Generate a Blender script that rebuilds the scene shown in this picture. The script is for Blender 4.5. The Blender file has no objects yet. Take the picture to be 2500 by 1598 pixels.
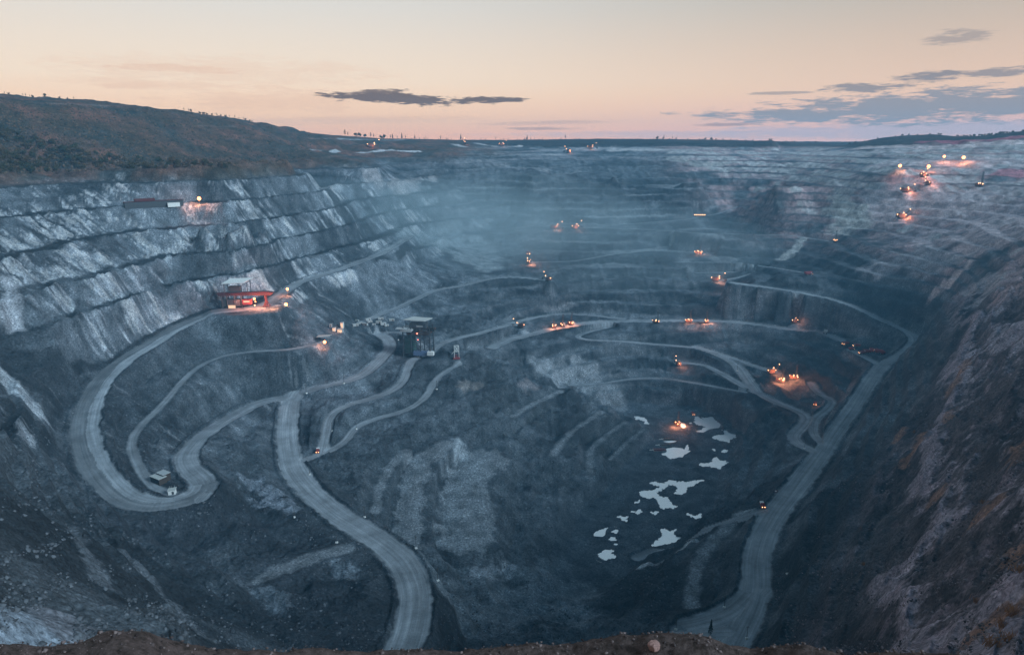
import bpy, math, random
import numpy as np
random.seed(7)
R = math.radians
sc = bpy.context.scene
C = sc.collection
# ------------------------------------------------------------------ camera
F = 1629.0                      # focal length in photo pixels (photo is 2500 x 1598)
PITCH = 15.6
cd = bpy.data.cameras.new('camera'); cam = bpy.data.objects.new('camera', cd); C.objects.link(cam)
cd.sensor_width = 36.0; cd.lens = 36.0 * F / 2500.0
cd.clip_start = 0.5; cd.clip_end = 60000
cam.location = (0, 0, 0); cam.rotation_euler = (R(90 - PITCH), 0, 0)
sc.camera = cam
sc.view_settings.view_transform = 'Standard'; sc.view_settings.look = 'None'
sc.view_settings.exposure = 0.12; sc.view_settings.gamma = 1.0
sc.cycles.max_bounces = 4; sc.cycles.diffuse_bounces = 2; sc.cycles.volume_bounces = 0
sc.cycles.sample_clamp_indirect = 3.0

SP, CP = math.sin(R(PITCH)), math.cos(R(PITCH))
def ray(u, v):
    """world direction through photo pixel"""
    a, b = u - 1250.0, 799.0 - v
    return np.array([a, F * CP + b * SP, -F * SP + b * CP])
def hit(u, v, z):
    d = ray(u, v); t = z / d[2]; return d * t
def hitD(u, v, D):
    d = ray(u, v); return d * (D / math.hypot(d[0], d[1]))

# ------------------------------------------------------------------ sky
w = bpy.data.worlds.new('World'); sc.world = w; w.use_nodes = True
nt = w.node_tree; N = nt.nodes; L = nt.links
for n in list(N): N.remove(n)
def nd(t, **k):
    n = N.new(t)
    for a, b in k.items(): setattr(n, a, b)
    return n
def mth(op, a, b=None, c=None, clamp=False):
    m = nd('ShaderNodeMath', operation=op); m.use_clamp = clamp
    for i, x in enumerate((a, b, c)):
        if x is None: continue
        if isinstance(x, (int, float)): m.inputs[i].default_value = x
        else: L.new(x, m.inputs[i])
    return m.outputs[0]
def ramp(fac, stops, interp='LINEAR'):
    r = nd('ShaderNodeValToRGB'); r.color_ramp.interpolation = interp
    e = r.color_ramp.elements
    while len(e) < len(stops): e.new(0.5)
    for el, (p, c) in zip(e, stops):
        el.position = p; el.color = (c[0], c[1], c[2], 1) if not isinstance(c, float) else (c, c, c, 1)
    L.new(fac, r.inputs[0]); return r.outputs[0]
def mixc(f, a, b, blend='MIX'):
    m = nd('ShaderNodeMix', data_type='RGBA', blend_type=blend)
    if isinstance(f, (int, float)): m.inputs[0].default_value = f
    else: L.new(f, m.inputs[0])
    for i, x in ((6, a), (7, b)):
        if isinstance(x, tuple): m.inputs[i].default_value = (*x, 1)
        else: L.new(x, m.inputs[i])
    return m.outputs[2]
def srgb(r, g, b):
    f = lambda c: (c / 255 / 12.92) if c / 255 <= 0.04045 else ((c / 255 + 0.055) / 1.055) ** 2.4
    return (f(r), f(g), f(b))
tc = nd('ShaderNodeTexCoord'); sx = nd('ShaderNodeSeparateXYZ'); L.new(tc.outputs['Generated'], sx.inputs[0])
X, Y, Z = sx.outputs
el = mth('MULTIPLY', mth('ARCSINE', Z), 57.2958)               # elevation, degrees
az = mth('MULTIPLY', mth('ARCTAN2', X, Y), 57.2958)            # azimuth from the view axis, degrees
# elevation / 90 mapped to ramp
ef = mth('DIVIDE', mth('MAXIMUM', el, 0.0), 90.0)
warm = ramp(ef, [(0.0, srgb(244, 178, 142)), (0.018, srgb(246, 198, 156)), (0.05, srgb(232, 210, 186)),
                 (0.11, srgb(206, 202, 195)), (0.2, srgb(172, 184, 188)), (0.42, srgb(136, 156, 166)), (0.6, srgb(60, 96, 122)), (1.0, srgb(50, 86, 114))])
cool = ramp(ef, [(0.0, srgb(216, 180, 178)), (0.012, srgb(228, 180, 168)), (0.04, srgb(220, 186, 162)),
                 (0.11, srgb(174, 166, 156)), (0.2, srgb(140, 154, 160)), (0.42, srgb(124, 146, 158)), (0.6, srgb(58, 94, 122)), (1.0, srgb(50, 86, 114))])
side = mth('SMOOTHSTEP' if False else 'MULTIPLY_ADD', az, 1 / 60.0, 0.38, clamp=True)
side = ramp(side, [(0.0, 0.0), (0.25, 0.04), (0.5, 0.4), (0.8, 0.9), (1.0, 1.0)], 'B_SPLINE')
sky = mixc(side, warm, cool)
# clouds: soft streaks placed by azimuth / elevation with noisy edges
cv = nd('ShaderNodeCombineXYZ'); L.new(mth('MULTIPLY', az, 0.30), cv.inputs[0]); L.new(mth('MULTIPLY', el, 1.5), cv.inputs[1])
n1 = nd('ShaderNodeTexNoise'); n1.inputs['Scale'].default_value = 1.0; n1.inputs['Detail'].default_value = 7; n1.inputs['Roughness'].default_value = 0.6
L.new(cv.outputs[0], n1.inputs['Vector'])
cv2 = nd('ShaderNodeCombineXYZ'); L.new(mth('MULTIPLY', az, 0.9), cv2.inputs[0]); L.new(mth('MULTIPLY', el, 6.5), cv2.inputs[1])
n2 = nd('ShaderNodeTexNoise'); n2.inputs['Scale'].default_value = 1.0; n2.inputs['Detail'].default_value = 6; n2.inputs['Roughness'].default_value = 0.65; L.new(cv2.outputs[0], n2.inputs['Vector'])
cn = mth('ADD', mth('SUBTRACT', n1.outputs[0], 0.5), mth('MULTIPLY', mth('SUBTRACT', n2.outputs[0], 0.5), 0.9))
def cloud(u, v, hw, hh, tilt, dens, edge, rough):
    """u,v photo pixel of the centre; hw,hh half sizes in degrees"""
    d = ray(u, v); a0 = math.degrees(math.atan2(d[0], d[1])); e0 = math.degrees(math.atan2(d[2], math.hypot(d[0], d[1])))
    dx = mth('SUBTRACT', az, a0); dy = mth('SUBTRACT', mth('SUBTRACT', el, e0), mth('MULTIPLY', dx, tilt))
    q = mth('ADD', mth('POWER', mth('DIVIDE', dx, hw), 2), mth('POWER', mth('DIVIDE', dy, hh), 2))
    q = mth('ADD', q, mth('MULTIPLY', cn, -rough))
    return mth('MULTIPLY', mth('SUBTRACT', 1.0, mth('DIVIDE', mth('SUBTRACT', q, 1 - edge), 2 * edge), clamp=True), dens)
def addclouds(sky, lst, col):
    m = None
    for c in lst:
        k = cloud(*c); m = k if m is None else mth('MAXIMUM', m, k)
    return mixc(m, sky, col)
sky = addclouds(sky, [(560, 172, 10, 0.8, 0.0, 0.25, 0.8, 6), (700, 245, 7, 0.7, 0.03, 0.35, 0.8, 6), (850, 293, 8, 0.28, 0.02, 0.35, 0.8, 5),
                      (640, 240, 5, .35, 0, .3, .8, 5), (420, 168, 4, .3, 0, .5, .8, 6), (320, 208, 3, .2, .02, .4, .8, 6), (430, 208, 7, .3, -.01, .3, .8, 6)], srgb(214, 172, 146))
sky = addclouds(sky, [(1325, 314, 2.6, 0.12, 0, 0.6, 0.7, 3), (1770, 304, 2.0, 0.12, 0.01, 0.7, 0.7, 3), (1330, 300, 5, 0.15, 0.02, 0.3, .8, 3)], srgb(150, 125, 125))
sky = addclouds(sky, [(2250, 318, 16, 0.5, 0.01, 0.75, 0.6, 4), (1700, 328, 14, .25, 0, .5, .8, 4)], srgb(176, 168, 180))
sky = addclouds(sky, [(2330, 258, 13.5, 1.0, 0.028, 0.95, 0.35, 4.5), (2120, 275, 11.5, 0.4, -0.005, 0.95, 0.4, 4)], srgb(140, 138, 144))
sky = addclouds(sky, [(2260, 187, 2.2, 0.3, 0.0, 0.9, 0.5, 5), (2100, 215, 2.6, 0.3, 0.01, 0.85, 0.5, 6), (2335, 92, 1.8, 0.4, 0.0, 0.55, 0.6, 6),
                      (2450, 175, 2.5, 0.25, 0.03, 0.8, 0.5, 5), (1910, 227, 2.0, .12, 0, .6, .5, 4)], srgb(126, 124, 130))
sky = addclouds(sky, [(965, 240, 5.4, 0.42, -0.045, 0.95, 0.25, 4.0), (1175, 245, 3.4, 0.26, 0.02, 0.95, 0.3, 4.5), (900, 226, 2.6, 0.22, 0.06, .9, .3, 4)], srgb(98, 82, 78))
SKY_STRENGTH = 1.15   # dusk
bg = nd('ShaderNodeBackground'); L.new(sky, bg.inputs[0])
L.new(mth('MULTIPLY', mth('ADD', 1.0, mth('MULTIPLY', mth('MULTIPLY_ADD', el, 1 / 30.0, -0.45, clamp=True), 0.25)), SKY_STRENGTH), bg.inputs[1])
wo = nd('ShaderNodeOutputWorld'); L.new(bg.outputs[0], wo.inputs[0])

# ------------------------------------------------------------------ cool soft light added from behind right, to model the relief
sl = bpy.data.lights.new('sun', 'SUN'); sl.energy = 3.9; sl.angle = R(16); sl.color = (0.60, 0.82, 1.0)
so = bpy.data.objects.new('sun', sl); C.objects.link(so)
so.rotation_euler = (R(60), 0, R(62))
QUAL = 1.0
# ------------------------------------------------------------------ numeric helpers
def sstep(a, b, x):
    t = np.clip((x - a) / (b - a), 0, 1); return t * t * (3 - 2 * t)
_rng = np.random.RandomState(11)
_T = [_rng.rand(256, 256).astype(np.float32) for _ in range(4)]
def vnoise(x, y, seed=0):
    """smooth value noise in 0..1"""
    T = _T[seed % 4]; x = x + 17.31 * seed + 5000; y = y + 91.7 * seed + 5000
    xi = np.floor(x).astype(np.int32); yi = np.floor(y).astype(np.int32)
    fx = (x - xi).astype(np.float32); fy = (y - yi).astype(np.float32)
    fx = fx * fx * (3 - 2 * fx); fy = fy * fy * (3 - 2 * fy)
    x0 = xi & 255; x1 = (xi + 1) & 255; y0 = yi & 255; y1 = (yi + 1) & 255
    return (T[x0, y0] * (1 - fx) + T[x1, y0] * fx) * (1 - fy) + (T[x0, y1] * (1 - fx) + T[x1, y1] * fx) * fy
def fbm(x, y, octv=4, seed=0, rough=0.5):
    s = 0; a = 1; n = 0
    for k in range(octv):
        s = s + a * vnoise(x, y, seed + k); n += a; a *= rough
        x, y = x * 1.93 + y * 0.52 , y * 1.93 - x * 0.52
    return s / n - 0.5
def ridged(x, y, octv=3, seed=0):
    s = 0; a = 1; n = 0
    for k in range(octv):
        s = s + a * (1 - np.abs(2 * vnoise(x, y, seed + k) - 1)); n += a; a *= .5
        x, y = x * 2.03, y * 2.03
    return s / n

# ------------------------------------------------------------------ roads: photo pixel + elevation, half width
ROADS = [
 # name, half width, points (u, v, z)
 ('m', 13, [(960,1640,-302),(1002,1545,-306),(1018,1440,-312),(985,1365,-315),(905,1305,-318),(815,1250,-321),(748,1190,-324),(712,1140,-325),(700,1060,-324),(706,985,-315),(722,960,-312)]),
 ('n', 11, [(700,972,-313),(640,978,-311),(560,1020,-308),(490,1065,-300),(450,1112,-291),(462,1145,-287),(500,1172,-284),(512,1195,-282),(480,1216,-280)]),
 ('n', 12.5, [(500,1185,-283),(500,1205,-281),(462,1222,-279),(400,1235,-277),(325,1232,-275),(270,1190,-270),(222,1120,-263),(205,1050,-257),(218,985,-250),(250,925,-243),(300,880,-236),(370,840,-230),(430,800,-224),(500,770,-219),(590,755,-215)]),
 ('n', 10, [(590,755,-215),(650,742,-214),(690,715,-213),(730,690,-210),(790,670,-206),(850,650,-201),(930,620,-196),(1000,578,-191)]),
 ('o', 5, [(420,1205,-279),(385,1200,-280),(350,1160,-279),(325,1110,-277),(318,1070,-275),(350,1030,-272),(400,985,-268),(440,935,-264),(480,895,-260),(550,865,-258),(640,855,-259),(700,855,-260),(760,843,-261),(795,832,-262)]),
 ('m', 10, [(722,960,-312),(780,945,-308),(850,930,-304),(890,915,-302),(925,880,-298),(955,850,-294),(948,825,-292),(925,815,-291)]),
 ('m', 6, [(925,815,-291),(960,808,-289),(1000,815,-289),(1040,845,-289)]),
 ('p', 7, [(785,1105,-326),(795,1060,-323),(805,1010,-320),(840,990,-317),(900,975,-314),(960,955,-311),(990,925,-307),(992,900,-303),(1015,875,-298),(1050,855,-293),(1085,835,-290),(1120,825,-291)]),
 ('p', 6, [(722,1130,-326),(785,1108,-327),(845,1080,-328),(865,1040,-327),(920,1020,-326),(1000,1000,-324),(1045,965,-320),(1060,930,-316),(1085,905,-311),(1120,890,-307)]),
 ('q', 8, [(1120,825,-291),(1160,816,-296),(1230,797,-306),(1290,778,-311),(1370,765,-315),(1440,770,-318),(1520,778,-321)]),
 ('q', 11, [(1205,848,-318),(1240,830,-319),(1290,818,-320),(1360,800,-320),(1450,786,-320),(1560,783,-320),(1700,783,-320),(1800,786,-320),(1870,795,-320),(1940,805,-321),(2010,812,-322),(2050,830,-323)]),
 ('r', 8, [(880,788,-276),(920,770,-274),(980,748,-270),(1035,720,-266),(1060,708,-264),(1130,698,-260),(1200,680,-256),(1260,676,-255),(1340,685,-258)]),
 ('s', 6, [(1530,790,-325),(1500,795,-327),(1440,808,-330),(1400,822,-332),(1430,830,-334),(1510,832,-337),(1600,840,-342),(1700,848,-347)]),
 ('s', 11, [(1700,848,-347),(1760,865,-352),(1800,890,-358),(1825,925,-360),(1845,955,-361)]),
 ('s', 9, [(1760,865,-352),(1830,890,-355),(1900,910,-357)]),
 ('s', 8, [(1655,885,-366),(1720,890,-365),(1770,915,-363),(1820,945,-361)]),
 ('s', 9, [(1845,955,-361),(1890,980,-361),(1945,1000,-361),(1975,1018,-360),(1955,1045,-359),(1930,1065,-358),(1955,1090,-354),(2000,1105,-350)]),
 ('s', 5, [(1390,940,-383),(1460,938,-382),(1540,924,-381),(1620,922,-379),(1700,935,-375),(1770,948,-370),(1840,960,-363)]),
 ('s', 7, [(1980,935,-357),(2000,965,-358),(2040,975,-357),(2020,1000,-357),(1990,1020,-358),(1985,1060,-355),(2010,1085,-350)]),
 ('t', 11, [(2010,1100,-350),(2040,1050,-345),(2090,985,-335),(2130,920,-324),(2155,890,-318)]),
 ('t', 9, [(2155,890,-318),(2200,865,-310),(2235,835,-302),(2230,815,-297),(2170,790,-288),(2100,755,-277),(2050,735,-270),(1960,715,-262),(1850,698,-256),(1790,690,-253)]),
 ('t', 8, [(2155,895,-318),(2110,870,-318),(2080,855,-319)]),
 ('t', 12.5, [(2010,1100,-350),(1980,1140,-350),(1935,1200,-349),(1890,1255,-348),(1860,1310,-348),(1845,1370,-349),(1850,1430,-350),(1830,1490,-351),(1790,1560,-352),(1760,1640,-353)]),
 ('t', 12, [(1800,1545,-352),(1730,1545,-355),(1670,1550,-358)]),
 ('t', 12, [(1850,1440,-350),(1800,1500,-353),(1740,1520,-355),(1690,1530,-357)]),
 ('u', 7, [(1885,1245,-348),(1820,1260,-354),(1740,1285,-372),(1660,1320,-392),(1600,1345,-404),(1555,1360,-408)]),
 ('w', 6, [(1790,1275,-362),(1745,1310,-364),(1705,1370,-366),(1690,1430,-368),(1685,1480,-369)]),
 ('v', 5, [(1300,640,-251),(1400,638,-249),(1500,620,-243),(1600,610,-240),(1740,618,-239)]),
 ('v', 4, [(1540,612,-240),(1650,600,-234),(1760,592,-230),(1850,588,-228)]),
 ('v', 4, [(1260,556,-203),(1310,550,-201),(1410,555,-200),(1520,558,-200),(1620,562,-200),(1720,570,-200),(1850,572,-202),(1940,575,-203),(2030,590,-208)]),
 ('v', 4, [(1440,556,-200),(1560,545,-194),(1680,535,-189),(1760,520,-180),(1800,505,-168)]),
 ('v', 5, [(1700,666,-264),(1790,664,-262),(1860,660,-260),(1800,678,-264),(1740,688,-267)]),
 ('v', 4, [(1650,640,-246),(1800,640,-244),(1900,655,-246),(1980,668,-247)]),
 ('w', 14, [(990,1330,-352),(1000,1270,-351),(1008,1200,-349),(1020,1130,-346),(1080,1090,-342)]),
 ('w', 24, [(1140,1320,-372),(1140,1260,-370),(1135,1200,-367),(1140,1160,-364),(1190,1120,-362)]),
 ('w', 6, [(1255,1015,-350),(1290,990,-350),(1335,970,-350),(1370,955,-350)]),
 ('w', 7, [(1440,985,-398),(1500,1010,-404),(1560,1040,-409)]),
 ('w', 5, [(1468,1006,-366),(1420,1035,-368),(1376,1072,-370),(1350,1110,-372)]),
 ('w', 5, [(1525,1030,-384),(1480,1062,-385),(1439,1097,-386),(1440,1150,-388)]),
 ('w', 4, [(1572,1048,-398),(1530,1080,-398),(1490,1120,-399)]),
 ('w', 6, [(915,1250,-338),(925,1190,-338),(950,1140,-337),(990,1100,-336)]),
 ('w', 7, [(640,1410,-303),(700,1385,-305),(780,1350,-308),(850,1340,-312)]),
]
# other control curves (u, v, z): bench flats on the left wall lie on multiples of 30 m
CURVES = [
 [(0,535,-90),(50,527,-90),(150,517,-90),(250,509,-90),(380,500,-90),(480,492,-90),(560,505,-95)],
 [(0,634,-120),(80,612,-120),(200,585,-120),(300,565,-120),(420,560,-120),(560,560,-120),(650,545,-120)],
 [(0,738,-150),(101,705,-150),(203,681,-150),(304,652,-150),(400,625,-150),(480,610,-150),(600,595,-150),(720,578,-150),(850,550,-150)],
 [(34,808,-180),(118,799,-180),(186,762,-180),(270,742,-180),(355,711,-180),(440,690,-180),(507,678,-180),(642,651,-180),(720,632,-180),(800,610,-180),(900,585,-180),(1000,548,-180)],
 [(75,905,-210),(169,866,-210),(270,828,-210),(338,806,-210),(439,776,-212)],
 [(0,455,-70),(100,450,-68),(250,440,-64),(400,432,-60),(550,425,-58),(750,430,-65)],
 [(0,425,-45),(200,412,-45),(400,418,-45),(520,422,-48),(700,400,-40)],
]
PTS = [ # (u, v, z)
 (0,870,-195),(0,950,-190),(0,1050,-165),(0,1200,-150),(0,1350,-125),(0,1500,-100),(0,1598,-86),(60,1000,-215),(120,1080,-238),(130,1180,-225),
 (150,1350,-165),(150,1500,-135),(300,1598,-130),(300,1500,-165),(300,1400,-205),(250,1300,-250),(450,1500,-225),(450,1598,-185),(420,1400,-270),
 (350,1270,-288),(480,1265,-300),(600,1300,-308),(500,1350,-303),(650,1420,-305),(600,1500,-290),(600,1598,-250),(750,1400,-312),(800,1500,-312),(800,1598,-290),(850,1380,-318),
 (580,1130,-306),(600,1220,-315),(660,1260,-320),(560,1080,-302),(600,900,-276),(650,880,-272),(540,960,-283),(700,900,-288),(800,880,-283),(830,850,-275),(780,810,-258),(850,805,-270),
 (650,820,-247),(560,840,-252),(700,780,-232),(760,770,-240),(620,790,-228),(830,760,-250),(880,740,-252),(950,700,-245),(1030,660,-240),(1120,640,-240),(900,660,-222),(1000,620,-215),(1100,580,-215),
 (860,960,-320),(760,1010,-324),(900,1080,-331),(880,1150,-335),(920,1120,-335),(850,1200,-333),(900,1260,-332),(950,1180,-343),(1060,1180,-358),(1060,1260,-362),(1080,1340,-368),
 (1090,870,-295),(1115,880,-298),(1160,860,-305),(1180,885,-312),(1150,940,-325),(1230,875,-315),(1200,930,-330),(1250,950,-335),(1300,945,-340),(1180,1000,-338),(1100,1000,-333),(1130,1060,-345),
 (1225,1010,-348),(1240,1040,-352),(1390,950,-346),(1420,985,-372),(1350,1000,-360),(1300,1040,-362),(1250,1100,-367),(1350,1080,-380),(1300,1150,-382),(1450,1040,-395),(1430,1100,-400),(1250,1250,-382),(1350,1250,-396),(1280,1350,-392),
 (1200,1330,-376),(1200,1450,-383),(1300,1480,-390),(1400,1450,-402),(1400,1380,-404),(1100,1450,-362),(1050,1400,-340),(1150,1560,-350),(1300,1560,-365),(1450,1560,-372),(1100,1598,-330),
 (1250,860,-332),(1300,900,-348),(1350,860,-340),(1330,930,-362),(1290,870,-336),(1500,870,-360),(1400,890,-358),(1560,880,-366),(1600,900,-372),
 (1500,1330,-408),(1450,1330,-408),(1500,1200,-410),(1600,1200,-410),(1650,1150,-410),(1700,1180,-409),(1740,1100,-410),(1600,1080,-410),(1750,1040,-410),(1650,1000,-410),(1520,1010,-409),(1560,985,-409),(1680,985,-408),(1700,1230,-408),
 (1620,1290,-409),(1560,1310,-409),(1480,1390,-408),(1450,1250,-408),(1480,1120,-409),
 (1800,1100,-400),(1850,1080,-382),(1780,1000,-388),(1850,1020,-372),(1700,950,-384),(1900,1100,-368),(1870,1150,-370),(1800,1180,-395),(1760,1240,-400),(1850,1200,-362),
 (1760,1350,-358),(1750,1450,-358),(1620,1450,-372),(1620,1390,-378),(1560,1400,-396),(1550,1480,-385),(1640,1500,-366),(1550,1540,-372),
 (1950,900,-352),(1900,930,-356),(1950,870,-345),(2000,900,-345),(2050,940,-345),(2050,1000,-352),(1850,860,-350),(2000,850,-330),(1900,830,-332),(2100,920,-335),
 (1400,700,-275),(1500,730,-295),(1600,740,-300),(1700,740,-298),(1800,740,-294),(1900,750,-290),(2000,780,-295),(1600,690,-275),(1500,680,-268),(1250,730,-285),(1150,740,-282),(1100,780,-287),(1150,770,-290),
 (1930,660,-246),(2000,640,-232),(2050,700,-252),(2150,740,-262),(2230,770,-262),(1250,600,-232),(1250,520,-180),
 (1200,550,-205),(1100,500,-160),(900,500,-130),(700,500,-105),(800,450,-90),
 (1100,430,-85),(1300,430,-88),(1500,430,-88),(1700,430,-88),(1900,440,-90),(1300,480,-140),(1500,480,-145),(1700,480,-145),(1900,480,-135),
 (900,400,-50),(1100,395,-55),(1300,392,-58),(1500,392,-62),(1700,395,-62),(1900,390,-58),
 (760,372,-30),(900,372,-32),(1100,372,-33),(1300,368,-33),(1500,368,-33),(1700,370,-33),(1900,368,-33),(2100,366,-30),(2300,362,-28),(2500,352,-14),
 (2000,520,-160),(2100,530,-160),(2200,530,-155),(2350,530,-145),(2500,530,-135),(2100,480,-120),(2300,470,-105),(2500,465,-95),
 (2100,440,-88),(2300,440,-85),(2500,440,-80),(2200,410,-58),(2400,405,-55),(2500,400,-50),
 (2050,580,-200),(2100,600,-198),(2200,600,-190),(2300,600,-175),(2400,590,-160),(2500,600,-150),(2200,660,-215),(2300,680,-212),(2400,650,-180),(2100,660,-225),(2250,730,-240),(2310,730,-222),
]
PD = [ # (u, v, distance)
 (1450,341,2600),(1600,341,2600),(1900,336,2600),(2150,331,2550),(2280,327,2500),(2345,336,2450),(2500,322,2300),(1000,340,2600),(1200,343,2600),(1380,346,2600),(0,262,1500),(200,268,1600),(400,282,1700),(600,303,1850),(715,314,2050),(770,332,2200),(0,340,1320),(200,355,1380),(400,372,1480),(600,382,1650),(100,400,1300),(-300,262,1450),
 (2500,1598,200),(2500,1400,260),(2500,1200,360),(2500,1050,480),(2500,900,600),(2500,805,760),(2500,695,950),(2400,742,985),(2290,792,1020),(2350,800,930),(2350,1000,680),(2350,1200,470),(2350,1400,330),(2350,1598,255),
 (2200,1598,310),(2200,1400,405),(2200,1250,520),(2200,1100,660),(2200,1000,800),(2100,1300,500),(2000,1400,470),(2000,1598,372),(2050,1200,600),(2100,1100,720),(1950,1500,430),
]
WPTS = [ # world anchors, hidden or outside the frame
 (0,12,-12),(-60,10,-12),(60,10,-12),(0,60,-85),(-60,60,-80),(60,60,-80),(0,130,-170),(60,130,-165),(-60,130,-150),(0,220,-250),(60,230,-255),(-60,210,-215),(0,290,-295),(120,300,-290),(-120,200,-150),(140,200,-200),
 (150,60,-50),(-150,40,-12),(-300,60,0),(-500,100,5),(-700,300,-10),(-800,600,0),(-1100,900,40),(-1500,1200,80),(250,60,-20),(450,150,-5),(700,300,-5),(900,550,-10),(1100,800,-15),
 (0,-100,0),(-400,-100,5),(400,-100,5),(1500,1200,-20),(1900,2000,0),(-2200,1500,110),(-2400,2600,80),(-1200,2600,45),(0,3200,-4),(1200,3100,0),(-600,3000,0),(2500,2500,10),(600,3000,-4),
 (0,5000,0),(-3000,5000,20),(3000,5000,10),(-5000,2000,60),(5000,2000,20),(-5000,8000,10),(5000,8000,5),(0,9000,0),(-800,150,10),
]
def densify(P, step):
    P = np.array(P, float); out = [P[0]]
    for a, b in zip(P[:-1], P[1:]):
        n = max(1, int(np.hypot(*(b - a)[:2]) / step))
        for k in range(1, n + 1): out.append(a + (b - a) * k / n)
    return np.array(out)
def smooth_line(P, it=6):
    P = P.copy()
    for _ in range(it): P[1:-1] = 0.5 * P[1:-1] + 0.25 * (P[:-2] + P[2:])
    return P
roads = []
for nm, hw, pts in ROADS:
    Wp = np.array([hit(u, v, z) for u, v, z in pts])
    D3 = smooth_line(densify(Wp, 3.0), 40)
    roads.append((nm, hw, D3))
cons = []
for nm, hw, D3 in roads: cons += list(D3[::7])
for c in CURVES: cons += list(densify([hit(u, v, z) for u, v, z in c], 30))
cons += [hit(*p) for p in PTS] + [hitD(*p) for p in PD] + [np.array(p, float) for p in WPTS]
CREST = [(1150,862,-300),(1180,864,-301),(1215,885,-312),(1235,880,-310),(1275,915,-328),(1300,938,-340),(1335,948,-346),(1392,940,-338),(1430,972,-358),(1458,998,-376),(1485,990,-372),(1505,1012,-386),(1522,1026,-396),(1545,1022,-393),(1570,1042,-404)]
for a, b in zip(CREST[:-1], CREST[1:]):
    for t_ in (0, .5):
        q = hit(a[0] + (b[0] - a[0]) * t_, a[1] + (b[1] - a[1]) * t_, a[2] + (b[2] - a[2]) * t_); h_ = math.hypot(q[0], q[1])
        cons.append(q); o_ = q * np.array((1 + 42 / h_, 1 + 42 / h_, 1)); o_[2] = max(q[2] - 26, -408); cons.append(o_)
cons = np.array(cons)
# thin out near-coincident constraints
keep = []; cell = {}
for i, p in enumerate(cons):
    k = (int(p[0] // 12), int(p[1] // 12))
    if k in cell: continue
    cell[k] = 1; keep.append(i)
cons = cons[keep]
def rbf_fit(P, smooth=3.0):
    n = len(P); S = 1000.0
    d = np.hypot(P[:, None, 0] - P[None, :, 0], P[:, None, 1] - P[None, :, 1]) / S
    A = np.zeros((n + 3, n + 3)); A[:n, :n] = -d + np.eye(n) * smooth / S
    A[:n, n] = 1; A[:n, n + 1] = P[:, 0] / S; A[:n, n + 2] = P[:, 1] / S; A[n:, :n] = A[:n, n:].T
    return np.linalg.solve(A, np.append(P[:, 2], [0, 0, 0]))
coef = rbf_fit(cons)
def rbf_eval(x, y):
    out = np.empty(x.size); xf = x.ravel(); yf = y.ravel(); S = 1000.0; n = len(cons)
    for i in range(0, x.size, 20000):
        a, b = xf[i:i + 20000], yf[i:i + 20000]
        d = np.hypot(a[:, None] - cons[None, :, 0], b[:, None] - cons[None, :, 1]) / S
        out[i:i + 20000] = -d @ coef[:n] + coef[n] + coef[n + 1] * a / S + coef[n + 2] * b / S
    return out.reshape(x.shape)

# ------------------------------------------------------------------ polar grid: fine where things are near
fine = QUAL
aa = np.concatenate([np.arange(-64, -44.5, 1.5), np.arange(-44.5, 44.5, 0.075 * fine), np.arange(44.5, 64.1, 1.5)])
rr = [14.0]
while rr[-1] < 4600:
    r_ = rr[-1]
    rr.append(r_ * (1 + (0.012 if r_ < 120 else 0.0026 * fine if r_ < 2500 else 0.012)))
rr = np.array(rr)
NA, NR = len(aa), len(rr)
ca, sa_ = np.sin(np.radians(aa)), np.cos(np.radians(aa))
GX = (rr[:, None] * ca[None, :]); GY = (rr[:, None] * sa_[None, :])
# coarse evaluation, smooth upsampling in index space
def upsample(f, ci, cj):
    def cub(v, xi, xo, axis):
        k = np.clip(np.searchsorted(xi, xo, side='right') - 1, 1, len(xi) - 3)
        t = (xo - xi[k]) / (xi[k + 1] - xi[k])
        v = np.moveaxis(v, axis, 0)
        p0, p1, p2, p3 = v[k - 1], v[k], v[k + 1], v[k + 2]
        t = t.reshape((-1,) + (1,) * (v.ndim - 1))
        r = 0.5 * ((2 * p1) + (-p0 + p2) * t + (2 * p0 - 5 * p1 + 4 * p2 - p3) * t ** 2 + (-p0 + 3 * p1 - 3 * p2 + p3) * t ** 3)
        return np.moveaxis(r, 0, axis)
    return cub(cub(f, ci, np.arange(NR), 0), cj, np.arange(NA), 1)
ci = np.unique(np.append(np.arange(0, NR, 6), NR - 1)); cj = np.unique(np.append(np.arange(0, NA, 6), NA - 1))
S0 = rbf_eval(GX[np.ix_(ci, cj)], GY[np.ix_(ci, cj)])
SB = upsample(S0, ci.astype(float), cj.astype(float))

# ------------------------------------------------------------------ regions
def region(px, py, soft):
    """smooth weight inside a convex polygon given in world xy (counter-clockwise)"""
    m = np.full(GX.shape, 1e9)
    for (ax, ay), (bx, by) in zip(px, px[1:] + px[:1]):
        pass
    return m
LS = np.array([0.33, 0.94]); RS = np.array([0.60, 0.80])
# left wall: everything left of the line from the camera's left foot to the far corner
wl = sstep(0, 120, (-(GX + 150) * 0.94 + (GY - 700) * 0.33) * 1.0 - 40) * sstep(1800, 1500, GY)
wr = sstep(0, 80, (GX - 160) * 0.797 - (GY - 392) * 0.603 - 20) * sstep(1250, 1050, np.hypot(GX, GY))
QL = GX * LS[0] + GY * LS[1]; PL = GX * LS[1] - GY * LS[0]
QR = GX * RS[0] + GY * RS[1]; PR = GX * RS[1] - GY * RS[0]
DIST = np.hypot(GX, GY)

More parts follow.
